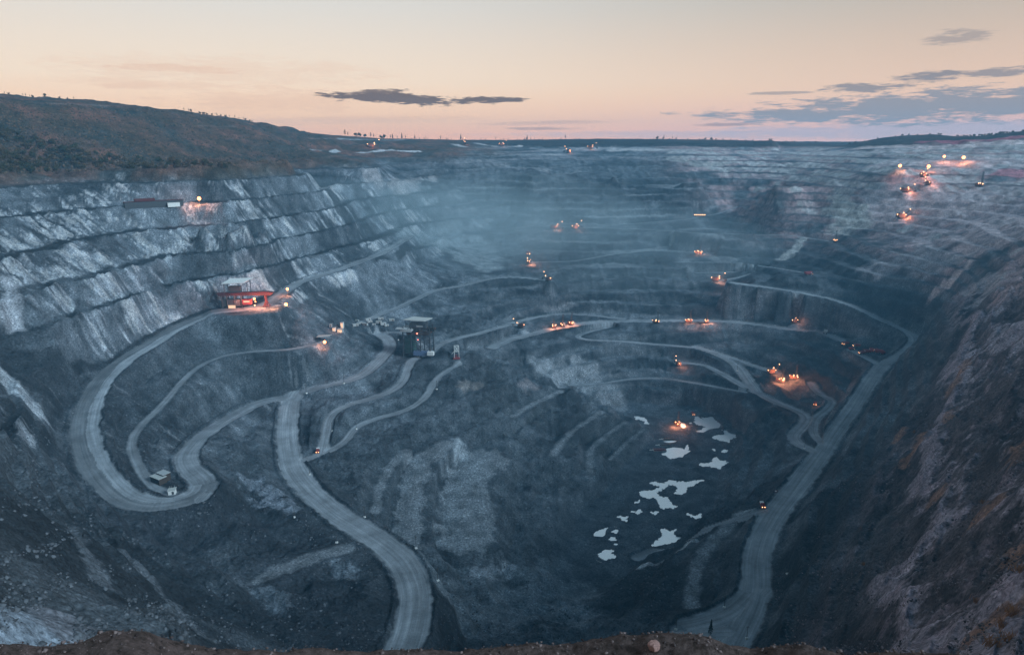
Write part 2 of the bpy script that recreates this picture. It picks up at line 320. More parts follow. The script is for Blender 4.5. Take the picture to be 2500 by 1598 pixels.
# large relief, then terraces
big = fbm(GX / 90, GY / 90, 4, 1)
base = SB + (big * 12 + (ridged(GX / 30, GY / 30, 3, 9) - 0.5) * 6) * sstep(200, 500, DIST) * (1 - 0.5 * wl) * (1 - .75 * np.exp(-(((GX - 45) / 130) ** 2 + ((GY - 880) / 110) ** 2))) * (1 - 0.6 * sstep(950, 1300, DIST))
def terrace(S, h, flat, soft=0.02):
    k = np.floor(S / h + 0.5); f = S / h - k          # f in -0.5..0.5, level at f=0
    g = np.where(np.abs(f) < flat, 0, np.sign(f) * (np.abs(f) - flat) / (0.5 - flat) * 0.5)
    g = g + f * 0.06
    return h * (k + g)
inpit = sstep(-20, -45, base) * sstep(2600, 2100, DIST)
B30 = base + fbm(GX / 32, GY / 32, 4, 2) * 9
T30 = terrace(B30, 30, 0.26)
B15 = base + fbm(GX / 40, GY / 40, 3, 3) * 2.5
T15 = terrace(B15, 15, 0.26)
flatpit = sstep(-398, -404, SB)
w30 = wl * inpit * sstep(-232, -222, SB)
w30 = w30 * (1 - .75 * sstep(.10, .19, fbm(QL / 70, PL / 90, 3, 7)) * sstep(-130, -150, SB))
w15 = (1 - wl) * (1 - wr) * inpit * (1 - flatpit) * sstep(700, 1000, DIST)
wmid = (1 - wr) * inpit * (1 - flatpit) * (1 - sstep(700, 1000, DIST)) * sstep(300, 420, DIST)
T12 = terrace(SB + big * 10 + fbm(GX / 30, GY / 30, 3, 3) * 3, 12, 0.2)
hillz = sstep(-50, -35, SB) * sstep(2400, 2200, DIST) * sstep(900, 1100, DIST)
H = base + (T30 - base) * w30 + (T12 - base + (ridged(GX / 45, GY / 45, 4, 5) - .5) * 9) * hillz * (1 - w30) * (1 - w15)
H = H + (T15 - base) * (1 - w30) * np.clip(w15 * 0.95 + wmid * 1.0, 0, 1)
slope_amt = np.clip(np.abs(base - T30) / 6, 0, 1)
# ribs and gullies down the fall line
QT = QL + 0.75 * SB
rib_l = ridged(QT / 16, PL / 90, 3, 5) - 0.5
QS = GX * .57 + GY * .82; PS_ = GX * .82 - GY * .57
rib_r = ridged(PS_ / 34 + fbm(GX / 50, GY / 50, 3, 6) * 1.3, QS / 260, 3, 8) - 0.5
rib_f = ridged(GX / 22, GY / 120, 3, 7) - 0.5
onface = w30 * sstep(0.10, 0.24, np.abs(B30 / 30 - np.floor(B30 / 30 + .5)))
H = H + (rib_l * 8 + (ridged(QT / 5.5, PL / 50, 2, 9) - .5) * 3) * onface
H = H + (rib_r * 22 + (ridged(PS_ / 11 + fbm(GX / 20, GY / 20, 2, 3), QS / 60, 3, 12) - .5) * 7) * wr * sstep(-345, -320, SB) + fbm(PS_ / 6, QS / 12, 4, 9, .6) * 6 * wr
H = H + rib_f * 5 * w15
near = (1 - wr) * sstep(700, 450, DIST) * sstep(-402, -390, SB)
H = H + fbm(GX / 35, GY / 35, 5, 12, 0.55) * 12 * near
H = H + (ridged(GX / 20, GY / 20, 4, 9) - 0.5) * 4 * (1 - flatpit) * (1 - w30) * inpit * (1 - .7 * sstep(900, 1200, DIST))
H = H + (fbm(GX / 7, GY / 7, 4, 4, .65) * (4.5 - 2.5 * sstep(900, 1300, DIST)) * (1 - flatpit * 0.6)) * sstep(3000, 1500, DIST)
H = np.where(flatpit > 0, H * (1 - flatpit) + (-410 + fbm(GX / 14, GY / 14, 4, 10) * 2.2) * flatpit, H)

# ------------------------------------------------------------------ carve the roads
RD = np.full(GX.shape, 1e9); RZ = np.zeros(GX.shape); RLAT = np.zeros(GX.shape); RAL = np.zeros(GX.shape); RW = np.ones(GX.shape); RID = np.zeros(GX.shape, np.int16)
def stamp(D3, hw, rid, margin):
    T = np.gradient(D3[:, :2], axis=0); T /= np.maximum(np.hypot(T[:, 0], T[:, 1]), 1e-6)[:, None]
    al = 0
    for i, p in enumerate(D3):
        al += 3.0
        r0 = math.hypot(p[0], p[1]); a0 = math.degrees(math.atan2(p[0], p[1])); m = hw + margin
        i0, i1 = np.searchsorted(rr, [r0 - m, r0 + m]); da = math.degrees(m / r0)
        j0, j1 = np.searchsorted(aa, [a0 - da, a0 + da])
        if i1 <= i0 or j1 <= j0: continue
        s_ = (slice(i0, i1), slice(j0, j1))
        dx = GX[s_] - p[0]; dy = GY[s_] - p[1]; d = np.hypot(dx, dy) - hw
        b = d < RD[s_]
        RD[s_] = np.where(b, d, RD[s_]); RZ[s_] = np.where(b, p[2], RZ[s_]); RID[s_] = np.where(b, rid, RID[s_])
        lat = dx * T[i, 1] - dy * T[i, 0]
        RLAT[s_] = np.where(b, lat, RLAT[s_]); RAL[s_] = np.where(b, al + dx * T[i, 0] + dy * T[i, 1], RAL[s_]); RW[s_] = np.where(b, hw, RW[s_])
names = sorted(set(r[0] for r in roads))
for nm, hw, D3 in roads: stamp(D3, hw, names.index(nm) + 1, 24 if hw > 8 else 16)
wob = fbm(GX / 12, GY / 12, 3, 14) * 4
ISW = (RID == names.index('w') + 1) & (RW > 9)
edge = RD + (wob + fbm(GX / 4, GY / 4, 2, 9) * 2.5) * np.clip(RW / 12, 0.35, 1) + ISW * np.where(RD < 20, fbm(GX / 22, GY / 22, 4, 4) * 26, 0)
sh = np.where(RW > 8, 20.0, 12.0)
kz = 1 - sstep(1.0, 1.0, edge) if False else 1 - sstep(0, 1, np.clip(edge / sh, 0, 1))
H = H * (1 - kz) + (RZ + fbm(RLAT / 2.5, RAL / 60, 2, 3) * 0.5) * kz
H = H + 2.2 * np.exp(-((edge - 2.0) / 1.5) ** 2) * (RW > 6) * ~((RID == names.index('w') + 1)) * sstep(0.2, 0.6, fbm(GX / 30, GY / 30, 2, 2) + 0.6)
SOFT = (RID == names.index('w') + 1)          # worn bench strips, not driven roads
ROADM = (1 - sstep(-1.5, 1.5, edge)) * ~SOFT
# the near wall right below the rim drops away steeper than the lowest line of sight
nu = np.array([-400, 0, 300, 600, 800, 1000, 1400, 1600, 1760, 2000, 2200, 2500, 2900]); nb = np.array([110, 122, 172, 292, 340, 335, 425, 430, 405, 362, 300, 190, 120])
na = np.array([math.degrees(math.atan2(ray(u, 1640)[0], ray(u, 1640)[1])) for u in nu])
nt_ = np.array([-ray(u, 1640)[2] / math.hypot(*ray(u, 1640)[:2]) for u in nu])
rb = np.interp(aa, na, nb)[None, :]; tl = np.interp(aa, na, nt_)[None, :]
Hb = H[np.clip(np.searchsorted(rr, rb[0]), 0, NR - 1), np.arange(NA)][None, :]
Hc = -tl * rr[:, None] * 1.0 - 14 * np.sin(np.pi * np.clip(rr[:, None] / rb, 0, 1)) + fbm(GX / 14, GY / 14, 4, 5) * 5
Hc = Hc + (Hb + tl * rb) * np.clip(rr[:, None] / rb, 0, 1) ** 2
kn = 1 - sstep(0.9, 1.0, rr[:, None] / rb)
H = H * (1 - kn) + Hc * kn

# ------------------------------------------------------------------ level pads under buildings and machines
PADS = []
def pad(p, r, z=None, soft=8):
    """flatten the ground around world point p"""
    d = np.hypot(GX - p[0], GY - p[1]); k = 1 - sstep(r, r + soft, d)
    H[...] = H * (1 - k) + (p[2] if z is None else z) * k
def ground(x, y):
    r0 = math.hypot(x, y); a0 = math.degrees(math.atan2(x, y))
    i = int(np.clip(np.searchsorted(rr, r0) - 1, 0, NR - 2)); j = int(np.clip(np.searchsorted(aa, a0) - 1, 0, NA - 2))
    t = (r0 - rr[i]) / (rr[i + 1] - rr[i]); s = (a0 - aa[j]) / (aa[j + 1] - aa[j])
    return float((H[i, j] * (1 - s) + H[i, j + 1] * s) * (1 - t) + (H[i + 1, j] * (1 - s) + H[i + 1, j + 1] * s) * t)
def at(u, v, rmin=150.0):
    """first point of the ground seen through a photo pixel"""
    d = ray(u, v); h = math.hypot(d[0], d[1]); az_ = math.degrees(math.atan2(d[0], d[1])); tn = d[2] / h
    j = int(np.clip(np.searchsorted(aa, az_), 1, NA - 1)); s = (az_ - aa[j - 1]) / (aa[j] - aa[j - 1])
    col = H[:, j - 1] * (1 - s) + H[:, j] * s
    diff = col - tn * rr
    i0 = np.searchsorted(rr, rmin)
    w_ = np.where(diff[i0:] > 0)[0]
    i = i0 + (w_[0] if len(w_) else len(rr) - i0 - 1)
    t = 0.0 if i == i0 else diff[i - 1] / (diff[i - 1] - diff[i])
    r0 = rr[i - 1] + (rr[i] - rr[i - 1]) * t
    return np.array([d[0] / h * r0, d[1] / h * r0, tn * r0])

PUD = [
 [(595,157),(650,165),(675,200),(655,200),(640,178),(600,172)],
 [(940,152),(975,170),(1010,185),(985,160),(1045,160),(1065,180),(1100,215),(1075,225),(1050,240),(990,250),(950,245),(985,232),(1010,215),(960,205),(930,190),(945,175)],
 [(1100,235),(1130,240),(1150,255),(1190,265),(1175,290),(1160,285),(1145,317),(1110,305),(1085,292),(1037,282),(1060,265),(1110,262)],
 [(735,358),(780,340),(850,340),(885,350),(890,325),(902,320),(903,365),(880,375),(860,393),(800,397),(760,380)],
 [(1040,350),(1075,340),(1080,352),(1060,360)], [(1095,352),(1135,350),(1130,362),(1105,366)],
 [(957,432),(1000,425),(1040,420),(1050,400),(1070,395),(1080,412),(1135,420),(1135,432),(1110,440),(1080,458),(1040,450),(1025,440),(990,448)],
 [(573,510),(610,500),(655,507),(650,517),(600,520)],
 [(680,545),(700,538),(770,545),(780,520),(800,530),(880,535),(940,530),(1000,525),(945,545),(940,555),(895,560),(890,590),(865,608),(830,600),(840,560),(790,550),(770,570),(740,585),(710,598),(740,620),(780,630),(800,650),(835,680),(790,690),(740,690),(735,650),(715,630),(660,628),(625,622),(630,590),(700,583),(745,560)],
 [(590,655),(615,640),(622,655)], [(560,703),(600,705),(620,693),(640,708),(610,725),(590,712)], [(500,735),(545,735),(550,750),(538,765),(520,750)], [(690,715),(725,708),(720,725)],
 [(890,717),(940,730),(975,718),(980,740),(960,750),(920,735)],
 [(352,855),(365,825),(400,815),(430,800),(490,800),(485,815),(440,815),(420,850),(380,855)], [(455,825),(480,815),(498,825),(480,833)], [(445,870),(460,855),(480,862),(470,878)], [(470,900),(485,893),(496,900),(480,907)],
 [(380,955),(410,935),(460,935),(470,960),(470,980),(430,982),(395,970)],
 [(740,810),(770,812),(800,820),(830,807),(815,840),(870,855),(885,848),(855,875),(790,905),(700,908),(710,880),(745,860),(760,840)],
 [(1085,650),(1112,668),(1092,672)], [(930,115),(965,117),(950,126)], [(895,195),(915,192),(910,200)],
]
WZ = -409.2
pud_world = []
def inside(px, py, poly):
    r = np.zeros(px.shape, bool); n = len(poly)
    for a in range(n):
        x1, y1 = poly[a]; x2, y2 = poly[(a + 1) % n]
        if y1 == y2: continue
        r ^= ((y1 > py) != (y2 > py)) & (px < (x2 - x1) * (py - y1) / (y2 - y1) + x1)
    return r
def pond(poly_px, z, dry=True):
    Wp = np.array([hit(u, v, z)[:2] for u, v in poly_px])
    c = Wp.mean(0); rad = np.hypot(*(Wp - c).T).max() + 15
    r0 = math.hypot(*c); a0 = math.degrees(math.atan2(*c)); da = math.degrees(rad / r0)
    i0, i1 = np.searchsorted(rr, [r0 - rad, r0 + rad]); j0, j1 = np.searchsorted(aa, [a0 - da, a0 + da])
    s_ = (slice(i0, i1), slice(j0, j1)); X_, Y_ = GX[s_], GY[s_]
    nx = fbm(X_ / 5, Y_ / 5, 4, 3, .65) * 8; ny = fbm(X_ / 5, Y_ / 5, 4, 8, .65) * 8
    m = inside(X_ + nx, Y_ + ny, Wp)
    dist = np.hypot(X_ - c[0], Y_ - c[1]); k = 1 - sstep(rad - 12, rad, dist)
    dryz = np.clip(H[s_], z + 0.18, z + 2.2) if dry else np.maximum(H[s_], z + 0.2)
    H[s_] = np.where(m, z - 0.9, H[s_] * (1 - k) + dryz * k)
    pud_world.append((Wp, c, z + 0.005 * len(pud_world), rad))
for p_ in PUD: pond([(1300 + x / 2.374, 950 + y / 2.374) for x, y in p_], WZ)
# ------------------------------------------------------------------ ground materials
def newmat(name):
    m = bpy.data.materials.new(name); m.use_nodes = True
    t = m.node_tree
    for n in list(t.nodes): t.nodes.remove(n)
    return m, t
class G:
    def __init__(s, t): s.t = t
    def n(s, typ, **k):
        x = s.t.nodes.new(typ)
        for a, b in k.items(): setattr(x, a, b)
        return x
    def l(s, a, b): s.t.links.new(a, b)
    def m(s, op, a, b=None, c=None, clamp=False):
        x = s.n('ShaderNodeMath', operation=op); x.use_clamp = clamp
        for i, q in enumerate((a, b, c)):
            if q is None: continue
            if isinstance(q, (int, float)): x.inputs[i].default_value = q
            else: s.l(q, x.inputs[i])
        return x.outputs[0]
    def mix(s, f, a, b, blend='MIX'):
        x = s.n('ShaderNodeMix', data_type='RGBA', blend_type=blend)
        if isinstance(f, (int, float)): x.inputs[0].default_value = f
        else: s.l(f, x.inputs[0])
        for i, q in ((6, a), (7, b)):
            if isinstance(q, tuple): x.inputs[i].default_value = (*q, 1)
            else: s.l(q, x.inputs[i])
        return x.outputs[2]
    def noise(s, vec, scale, detail=4, rough=0.55):
        x = s.n('ShaderNodeTexNoise'); x.inputs['Scale'].default_value = scale; x.inputs['Detail'].default_value = detail
        x.inputs['Roughness'].default_value = rough
        if vec is not None: s.l(vec, x.inputs['Vector'])
        return x.outputs[0]
    def attr(s, name):
        x = s.n('ShaderNodeAttribute'); x.attribute_name = name; return x
    def out(s, col, rough=0.9, normal=None, spec=0.2, metal=0.0):
        p = s.n('ShaderNodeBsdfPrincipled'); o = s.n('ShaderNodeOutputMaterial')
        if isinstance(col, tuple): p.inputs['Base Color'].default_value = (*col, 1)
        else: s.l(col, p.inputs['Base Color'])
        if isinstance(rough, (int, float)): p.inputs['Roughness'].default_value = rough
        else: s.l(rough, p.inputs['Roughness'])
        p.inputs['Specular IOR Level'].default_value = spec; p.inputs['Metallic'].default_value = metal
        if normal is not None: s.l(normal, p.inputs['Normal'])
        s.l(p.outputs[0], o.inputs[0]); return p
MG, t = newmat('pit_ground'); g = G(t)
geo = g.n('ShaderNodeNewGeometry'); P = geo.outputs['Position']
ca_ = g.attr('albedo')
fine_n = g.noise(P, 0.55, 6, 0.7); mid_n = g.noise(P, 0.06, 5, 0.6)
sp = g.n('ShaderNodeTexVoronoi'); sp.inputs['Scale'].default_value = 0.45; g.l(P, sp.inputs['Vector'])
spx = g.n('ShaderNodeSeparateColor'); g.l(sp.outputs['Color'], spx.inputs[0])
stone = g.m('MULTIPLY', g.m('GREATER_THAN', spx.outputs[0], 0.86), g.m('LESS_THAN', sp.outputs['Distance'], 0.42))
k = g.m('MULTIPLY', g.m('ADD', g.m('MULTIPLY', g.m('SUBTRACT', fine_n, 0.5), 4.0), 1.0), g.m('ADD', g.m('MULTIPLY', g.m('SUBTRACT', mid_n, .5), 2.4), 1.0))
k = g.m('ADD', g.m('MAXIMUM', k, 0.12), g.m('MULTIPLY', stone, g.m('MULTIPLY', g.m('GREATER_THAN', mid_n, 0.48), 0.8)))
cc = g.n('ShaderNodeCombineColor'); [g.l(k, cc.inputs[i]) for i in range(3)]
col = g.mix(1.0, ca_.outputs['Color'], cc.outputs[0], 'MULTIPLY')
bmp = g.n('ShaderNodeBump'); bmp.inputs['Strength'].default_value = 0.9; bmp.inputs['Distance'].default_value = 2.4
g.l(g.noise(P, 0.35, 8, 0.7), bmp.inputs['Height'])
g.out(col, 0.92, bmp.outputs[0], 0.15)
MR, t = newmat('haul_road_gravel'); g = G(t)
geo = g.n('ShaderNodeNewGeometry'); P = geo.outputs['Position']
ca_ = g.attr('albedo'); rc = g.attr('roadco')
k = g.m('ADD', g.m('MULTIPLY', g.noise(P, 0.7, 4, 0.6), 0.5), 0.75)
mp = g.n('ShaderNodeMapping'); mp.inputs['Scale'].default_value = (0.55, 0.012, 1); g.l(rc.outputs['Vector'], mp.inputs[0])
tr = g.noise(mp.outputs[0], 1.0, 5, 0.6)
k2 = g.m('MULTIPLY', k, g.m('ADD', g.m('MULTIPLY', g.m('SUBTRACT', tr, 0.5), 1.5), 1.0))
k2 = g.m('MAXIMUM', g.m('MULTIPLY', k2, g.m('ADD', g.m('MULTIPLY', g.noise(P, 0.045, 5, .65), 1.6), 0.2)), 0.25)
cc = g.n('ShaderNodeCombineColor'); [g.l(k2, cc.inputs[i]) for i in range(3)]
col = g.mix(1.0, ca_.outputs['Color'], cc.outputs[0], 'MULTIPLY')
bmp = g.n('ShaderNodeBump'); bmp.inputs['Strength'].default_value = 0.5; bmp.inputs['Distance'].default_value = 0.6
g.l(g.noise(P, 0.6, 5, 0.6), bmp.inputs['Height'])
g.out(col, 0.85, bmp.outputs[0], 0.2)

# ------------------------------------------------------------------ albedo of the ground
gr = np.gradient(H, axis=0) / np.gradient(rr)[:, None]
ga = np.gradient(H, axis=1) / (np.radians(np.gradient(aa))[None, :] * rr[:, None])
SL = np.hypot(gr, ga)                          # slope (tangent)
def col3(c): return np.array(c, np.float32)[None, None, :]
dark = col3((0.050, 0.055, 0.060)); mid = col3((0.12, 0.13, 0.14)); pale = col3((0.42, 0.43, 0.44)); roadc = col3((0.235, 0.245, 0.255))
warmc = col3((0.30, 0.20, 0.17)); green = col3((0.065, 0.048, 0.034)); brown = col3((0.15, 0.080, 0.060))
A = np.broadcast_to(mid, GX.shape + (3,)).astype(np.float32).copy()
def lay(c, k): A[...] = A * (1 - k[..., None]) + c * k[..., None]
lay(dark, np.clip(0.5 + fbm(GX / 60, GY / 60, 5, 3, .6) * 4.5, 0, 1) * 0.9)
# blasted faces on the left wall: pale rock with streaks
st = fbm(QT / 3.4, PL / 30, 4, 6, 0.65) * 3.6 + fbm(QT / 38, PL / 26, 4, 2, .6) * 4.8 + 0.02 - 0.45 * sstep(-110, -80, base) - .35 * sstep(900, 1500, DIST)
lay(pale * np.array((0.68, 0.69, 0.71)), np.clip(st, 0, 1) * sstep(0.2, 0.6, onface) * sstep(0.35, 0.7, SL))
flat_l = w30 * (1 - sstep(0.12, 0.22, np.abs(B30 / 30 - np.floor(B30 / 30 + .5))))
lay(dark * 0.7, flat_l * 0.9)
# left lower wall slabs
lowl = wl * (1 - w30) * inpit
st2 = fbm(QT / 5, PL / 40, 5, 9, 0.6) * 3.0 - 0.35
lay(pale * 0.7, np.clip(st2, 0, 1) * lowl * 0.8)
# far wall: thin pale scree
stf = fbm(GX / 50, H / 10, 4, 5) * 2.2 + 0.25
lay(pale * 0.45, np.clip(stf, 0, 1) * w15 * sstep(0.25, 0.6, SL) * 0.6)
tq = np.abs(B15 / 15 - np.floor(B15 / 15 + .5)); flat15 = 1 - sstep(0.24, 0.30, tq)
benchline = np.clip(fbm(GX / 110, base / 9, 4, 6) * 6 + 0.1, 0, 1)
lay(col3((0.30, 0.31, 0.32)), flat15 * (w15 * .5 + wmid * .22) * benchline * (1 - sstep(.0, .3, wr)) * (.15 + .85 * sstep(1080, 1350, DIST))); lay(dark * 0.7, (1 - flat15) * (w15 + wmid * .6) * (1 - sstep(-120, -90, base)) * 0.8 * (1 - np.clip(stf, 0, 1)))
# upper benches at the far rim: paler bands
upr = sstep(-75, -40, H) * sstep(-8, -14, H) * sstep(1400, 1700, DIST) * sstep(3300, 3000, DIST)
band = np.clip(fbm(GX / 160, H / 5, 3, 8) * 4 + 0.2, 0, 1)
lay(pale * np.array((0.95, 0.85, 0.85)), band * upr * 0.5)
# right wall: dark grey, brownish
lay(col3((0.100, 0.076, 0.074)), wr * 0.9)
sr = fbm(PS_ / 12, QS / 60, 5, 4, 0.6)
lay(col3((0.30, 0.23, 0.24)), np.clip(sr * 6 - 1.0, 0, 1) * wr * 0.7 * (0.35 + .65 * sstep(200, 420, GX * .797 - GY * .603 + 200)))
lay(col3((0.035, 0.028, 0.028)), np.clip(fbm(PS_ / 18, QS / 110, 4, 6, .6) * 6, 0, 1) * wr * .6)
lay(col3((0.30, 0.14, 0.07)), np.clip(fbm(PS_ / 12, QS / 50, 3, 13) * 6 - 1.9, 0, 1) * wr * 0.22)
# upper right terraces paler and pinkish
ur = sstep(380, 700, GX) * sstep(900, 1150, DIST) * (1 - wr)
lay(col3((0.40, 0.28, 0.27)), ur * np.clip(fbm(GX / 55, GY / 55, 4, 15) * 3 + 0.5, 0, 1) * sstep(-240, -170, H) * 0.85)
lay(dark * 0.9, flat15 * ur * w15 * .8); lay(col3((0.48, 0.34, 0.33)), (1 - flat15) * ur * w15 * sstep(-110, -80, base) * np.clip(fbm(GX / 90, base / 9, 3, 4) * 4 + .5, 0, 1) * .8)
# hillside vegetation, top left
veg = sstep(-60, -40, SB) * sstep(100, -300, GX) * sstep(800, 1000, DIST)
lay(col3((0.045, 0.045, 0.040)), veg * 0.9)
lay(green, veg * np.clip(fbm(GX / 70, GY / 70, 4, 6) * 3 + 0.7, 0, 1))
lay(brown, veg * np.clip(fbm(GX / 50, GY / 50, 4, 7) * 3 + 0.3, 0, 1) * 0.8)
lay(col3((0.20, 0.15, 0.14)), veg * np.clip(fbm(GX / 70, H / 7, 4, 3) * 6 - 1.2, 0, 1) * 0.7)
far_g = sstep(-24, -17, SB + fbm(GX / 120, GY / 120, 3, 3) * 8) * sstep(2150, 2300, DIST) * (1 - veg); lay(col3((0.035, 0.030, 0.028)), far_g * 0.92)
lay(col3((0.10, 0.11, 0.12)), flatpit * 0.6)
ALB = A
AR = A.copy()
rk = np.where((RID == names.index('n') + 1) & (RW > 12), np.where(RLAT > 1 + fbm(RAL / 40, RLAT / 6, 3, 3) * 8, 1.15, 0.6), 1.0) * (0.62 + 0.6 * np.clip(fbm(RLAT / 3.0, RAL / 90, 3, 6) + 0.5, 0, 1)) * np.clip(0.8 + RW / 60, 0.8, 1.1)
ks = SOFT * (1 - sstep(-3, 2.5, RD + fbm(GX / 10, GY / 10, 4, 6) * np.clip(RW * 1.3, 6, 22))) * .8
# right wall outcrops; relief painted in as pale rib crests and dark hollows
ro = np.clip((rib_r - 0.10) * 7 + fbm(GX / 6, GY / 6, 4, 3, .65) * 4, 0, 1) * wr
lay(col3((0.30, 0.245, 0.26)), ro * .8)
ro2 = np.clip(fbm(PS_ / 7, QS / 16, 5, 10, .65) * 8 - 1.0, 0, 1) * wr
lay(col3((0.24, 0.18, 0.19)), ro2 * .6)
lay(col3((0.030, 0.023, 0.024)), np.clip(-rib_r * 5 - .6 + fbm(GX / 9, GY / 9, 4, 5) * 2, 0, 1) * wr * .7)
lay(dark * .8, (1 - np.clip(ur, 0, 1)) * w15 * sstep(-30, -60, H) * .35)
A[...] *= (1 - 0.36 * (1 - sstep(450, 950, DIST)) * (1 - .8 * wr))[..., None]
A[...] = np.minimum(0.11 * (A / 0.11) ** 1.32, 0.27 + .15 * A)
kk = (1 - sstep(-2.5, 0.8, edge))[..., None] * (~SOFT)[..., None]
lay(col3((0.19, 0.20, 0.21)), ks)
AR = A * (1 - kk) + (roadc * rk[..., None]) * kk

# ------------------------------------------------------------------ meshes out of the grid
def grid_object(name, facemask, alb, mat, kind='structure', lift=0.0):
    fi, fj = np.where(facemask)
    idx = np.full(GX.shape, -1, np.int64)
    use = np.zeros(GX.shape, bool)
    for a, b in ((0, 0), (1, 0), (1, 1), (0, 1)): use[fi + a, fj + b] = True
    vi, vj = np.where(use); idx[vi, vj] = np.arange(len(vi))
    co = np.stack([GX[vi, vj], GY[vi, vj], H[vi, vj] + lift], 1).astype(np.float32)
    q = np.stack([idx[fi, fj], idx[fi, fj + 1], idx[fi + 1, fj + 1], idx[fi + 1, fj]], 1).astype(np.int32)
    me = bpy.data.meshes.new(name)
    me.vertices.add(len(co)); me.vertices.foreach_set('co', co.ravel())
    me.loops.add(q.size); me.loops.foreach_set('vertex_index', q.ravel())
    me.polygons.add(len(q)); me.polygons.foreach_set('loop_start', np.arange(0, q.size, 4, dtype=np.int32))
    me.polygons.foreach_set('loop_total', np.full(len(q), 4, np.int32))
    me.update(calc_edges=True)
    at_ = me.attributes.new('albedo', 'FLOAT_COLOR', 'POINT')
    c4 = np.ones((len(co), 4), np.float32); c4[:, :3] = alb[vi, vj]; at_.data.foreach_set('color', c4.ravel())
    if mat is MR:
        av = me.attributes.new('roadco', 'FLOAT_VECTOR', 'POINT')
        v3 = np.zeros((len(co), 3), np.float32); v3[:, 0] = RLAT[vi, vj]; v3[:, 1] = RAL[vi, vj]; v3[:, 2] = RID[vi, vj] * 7.0
        av.data.foreach_set('vector', v3.ravel())
    me.materials.append(mat)
    o = bpy.data.objects.new(name, me); C.objects.link(o)
    if kind: o['kind'] = kind
    return o
# ------------------------------------------------------------------ the rim of the pit under the camera
ru = np.array([-700, -300, 0, 120, 200, 270, 350, 430, 520, 700, 900, 1120, 1200, 1300, 1400, 1500, 1600, 1700, 1760, 1830, 1950, 2050, 2200, 2500, 2900, 3300])
rv = np.array([1560, 1572, 1578, 1572, 1556, 1532, 1541, 1568, 1585, 1594, 1600, 1596, 1592, 1583, 1576, 1562, 1560, 1563, 1575, 1590, 1583, 1590, 1594, 1596, 1590, 1580])
RDIST = 7.0
raz = np.array([math.degrees(math.atan2(ray(a, b)[0], ray(a, b)[1])) for a, b in zip(ru, rv)])
rtn = np.array([ray(a, b)[2] / math.hypot(*ray(a, b)[:2]) for a, b in zip(ru, rv)])
fa = np.arange(-62, 62, 0.09); fr = np.arange(2.0, 15.0, 0.035)
FX = fr[:, None] * np.sin(np.radians(fa))[None, :]; FY = fr[:, None] * np.cos(np.radians(fa))[None, :]
top = np.interp(fa, raz, rtn)[None, :] * RDIST
d_ = fr[:, None] - RDIST
FZ = top - 0.10 - np.where(d_ < 0, (-d_) ** 1.6 * 0.015, 0) - np.where(d_ > 0, d_ * 1.9, 0) * sstep(0, 1.2, d_) - 0.12 * np.exp(-(d_ / .5) ** 2) * 0
FZ = FZ + fbm(FX / 0.9, FY / 0.9, 5, 3, 0.6) * 0.22 + fbm(FX / 0.16, FY / 0.16, 3, 5, 0.6) * 0.05
MRIM, t = newmat('rim_soil'); g = G(t)
geo = g.n('ShaderNodeNewGeometry'); Pn = geo.outputs['Position']
ns = g.noise(Pn, 9.0, 7, 0.75)
rp = g.n('ShaderNodeValToRGB'); e = rp.color_ramp.elements; e[0].position = 0.35; e[0].color = (0.035, 0.026, 0.022, 1); e[1].position = 0.72; e[1].color = (0.16, 0.11, 0.10, 1)
g.l(ns, rp.inputs[0])
bmp = g.n('ShaderNodeBump'); bmp.inputs['Strength'].default_value = 1.0; bmp.inputs['Distance'].default_value = 0.05; g.l(g.noise(Pn, 14, 8, .7), bmp.inputs['Height'])
g.out(rp.outputs[0], 0.95, bmp.outputs[0], 0.1)
def raw_grid(name, X_, Y_, Z_, mat):
    n, m_ = X_.shape
    co = np.stack([X_, Y_, Z_], 2).reshape(-1, 3).astype(np.float32)
    ii = np.arange(n * m_).reshape(n, m_)
    q = np.stack([ii[:-1, :-1], ii[:-1, 1:], ii[1:, 1:], ii[1:, :-1]], 2).reshape(-1, 4).astype(np.int32)
    me = bpy.data.meshes.new(name); me.vertices.add(len(co)); me.vertices.foreach_set('co', co.ravel())
    me.loops.add(q.size); me.loops.foreach_set('vertex_index', q.ravel()); me.polygons.add(len(q))
    me.polygons.foreach_set('loop_start', np.arange(0, q.size, 4, dtype=np.int32)); me.polygons.foreach_set('loop_total', np.full(len(q), 4, np.int32))
    me.update(calc_edges=True); me.materials.append(mat)
    o = bpy.data.objects.new(name, me); C.objects.link(o); return o
rim = raw_grid('rim_ground', FX, FY, FZ, MRIM); rim['kind'] = 'structure'
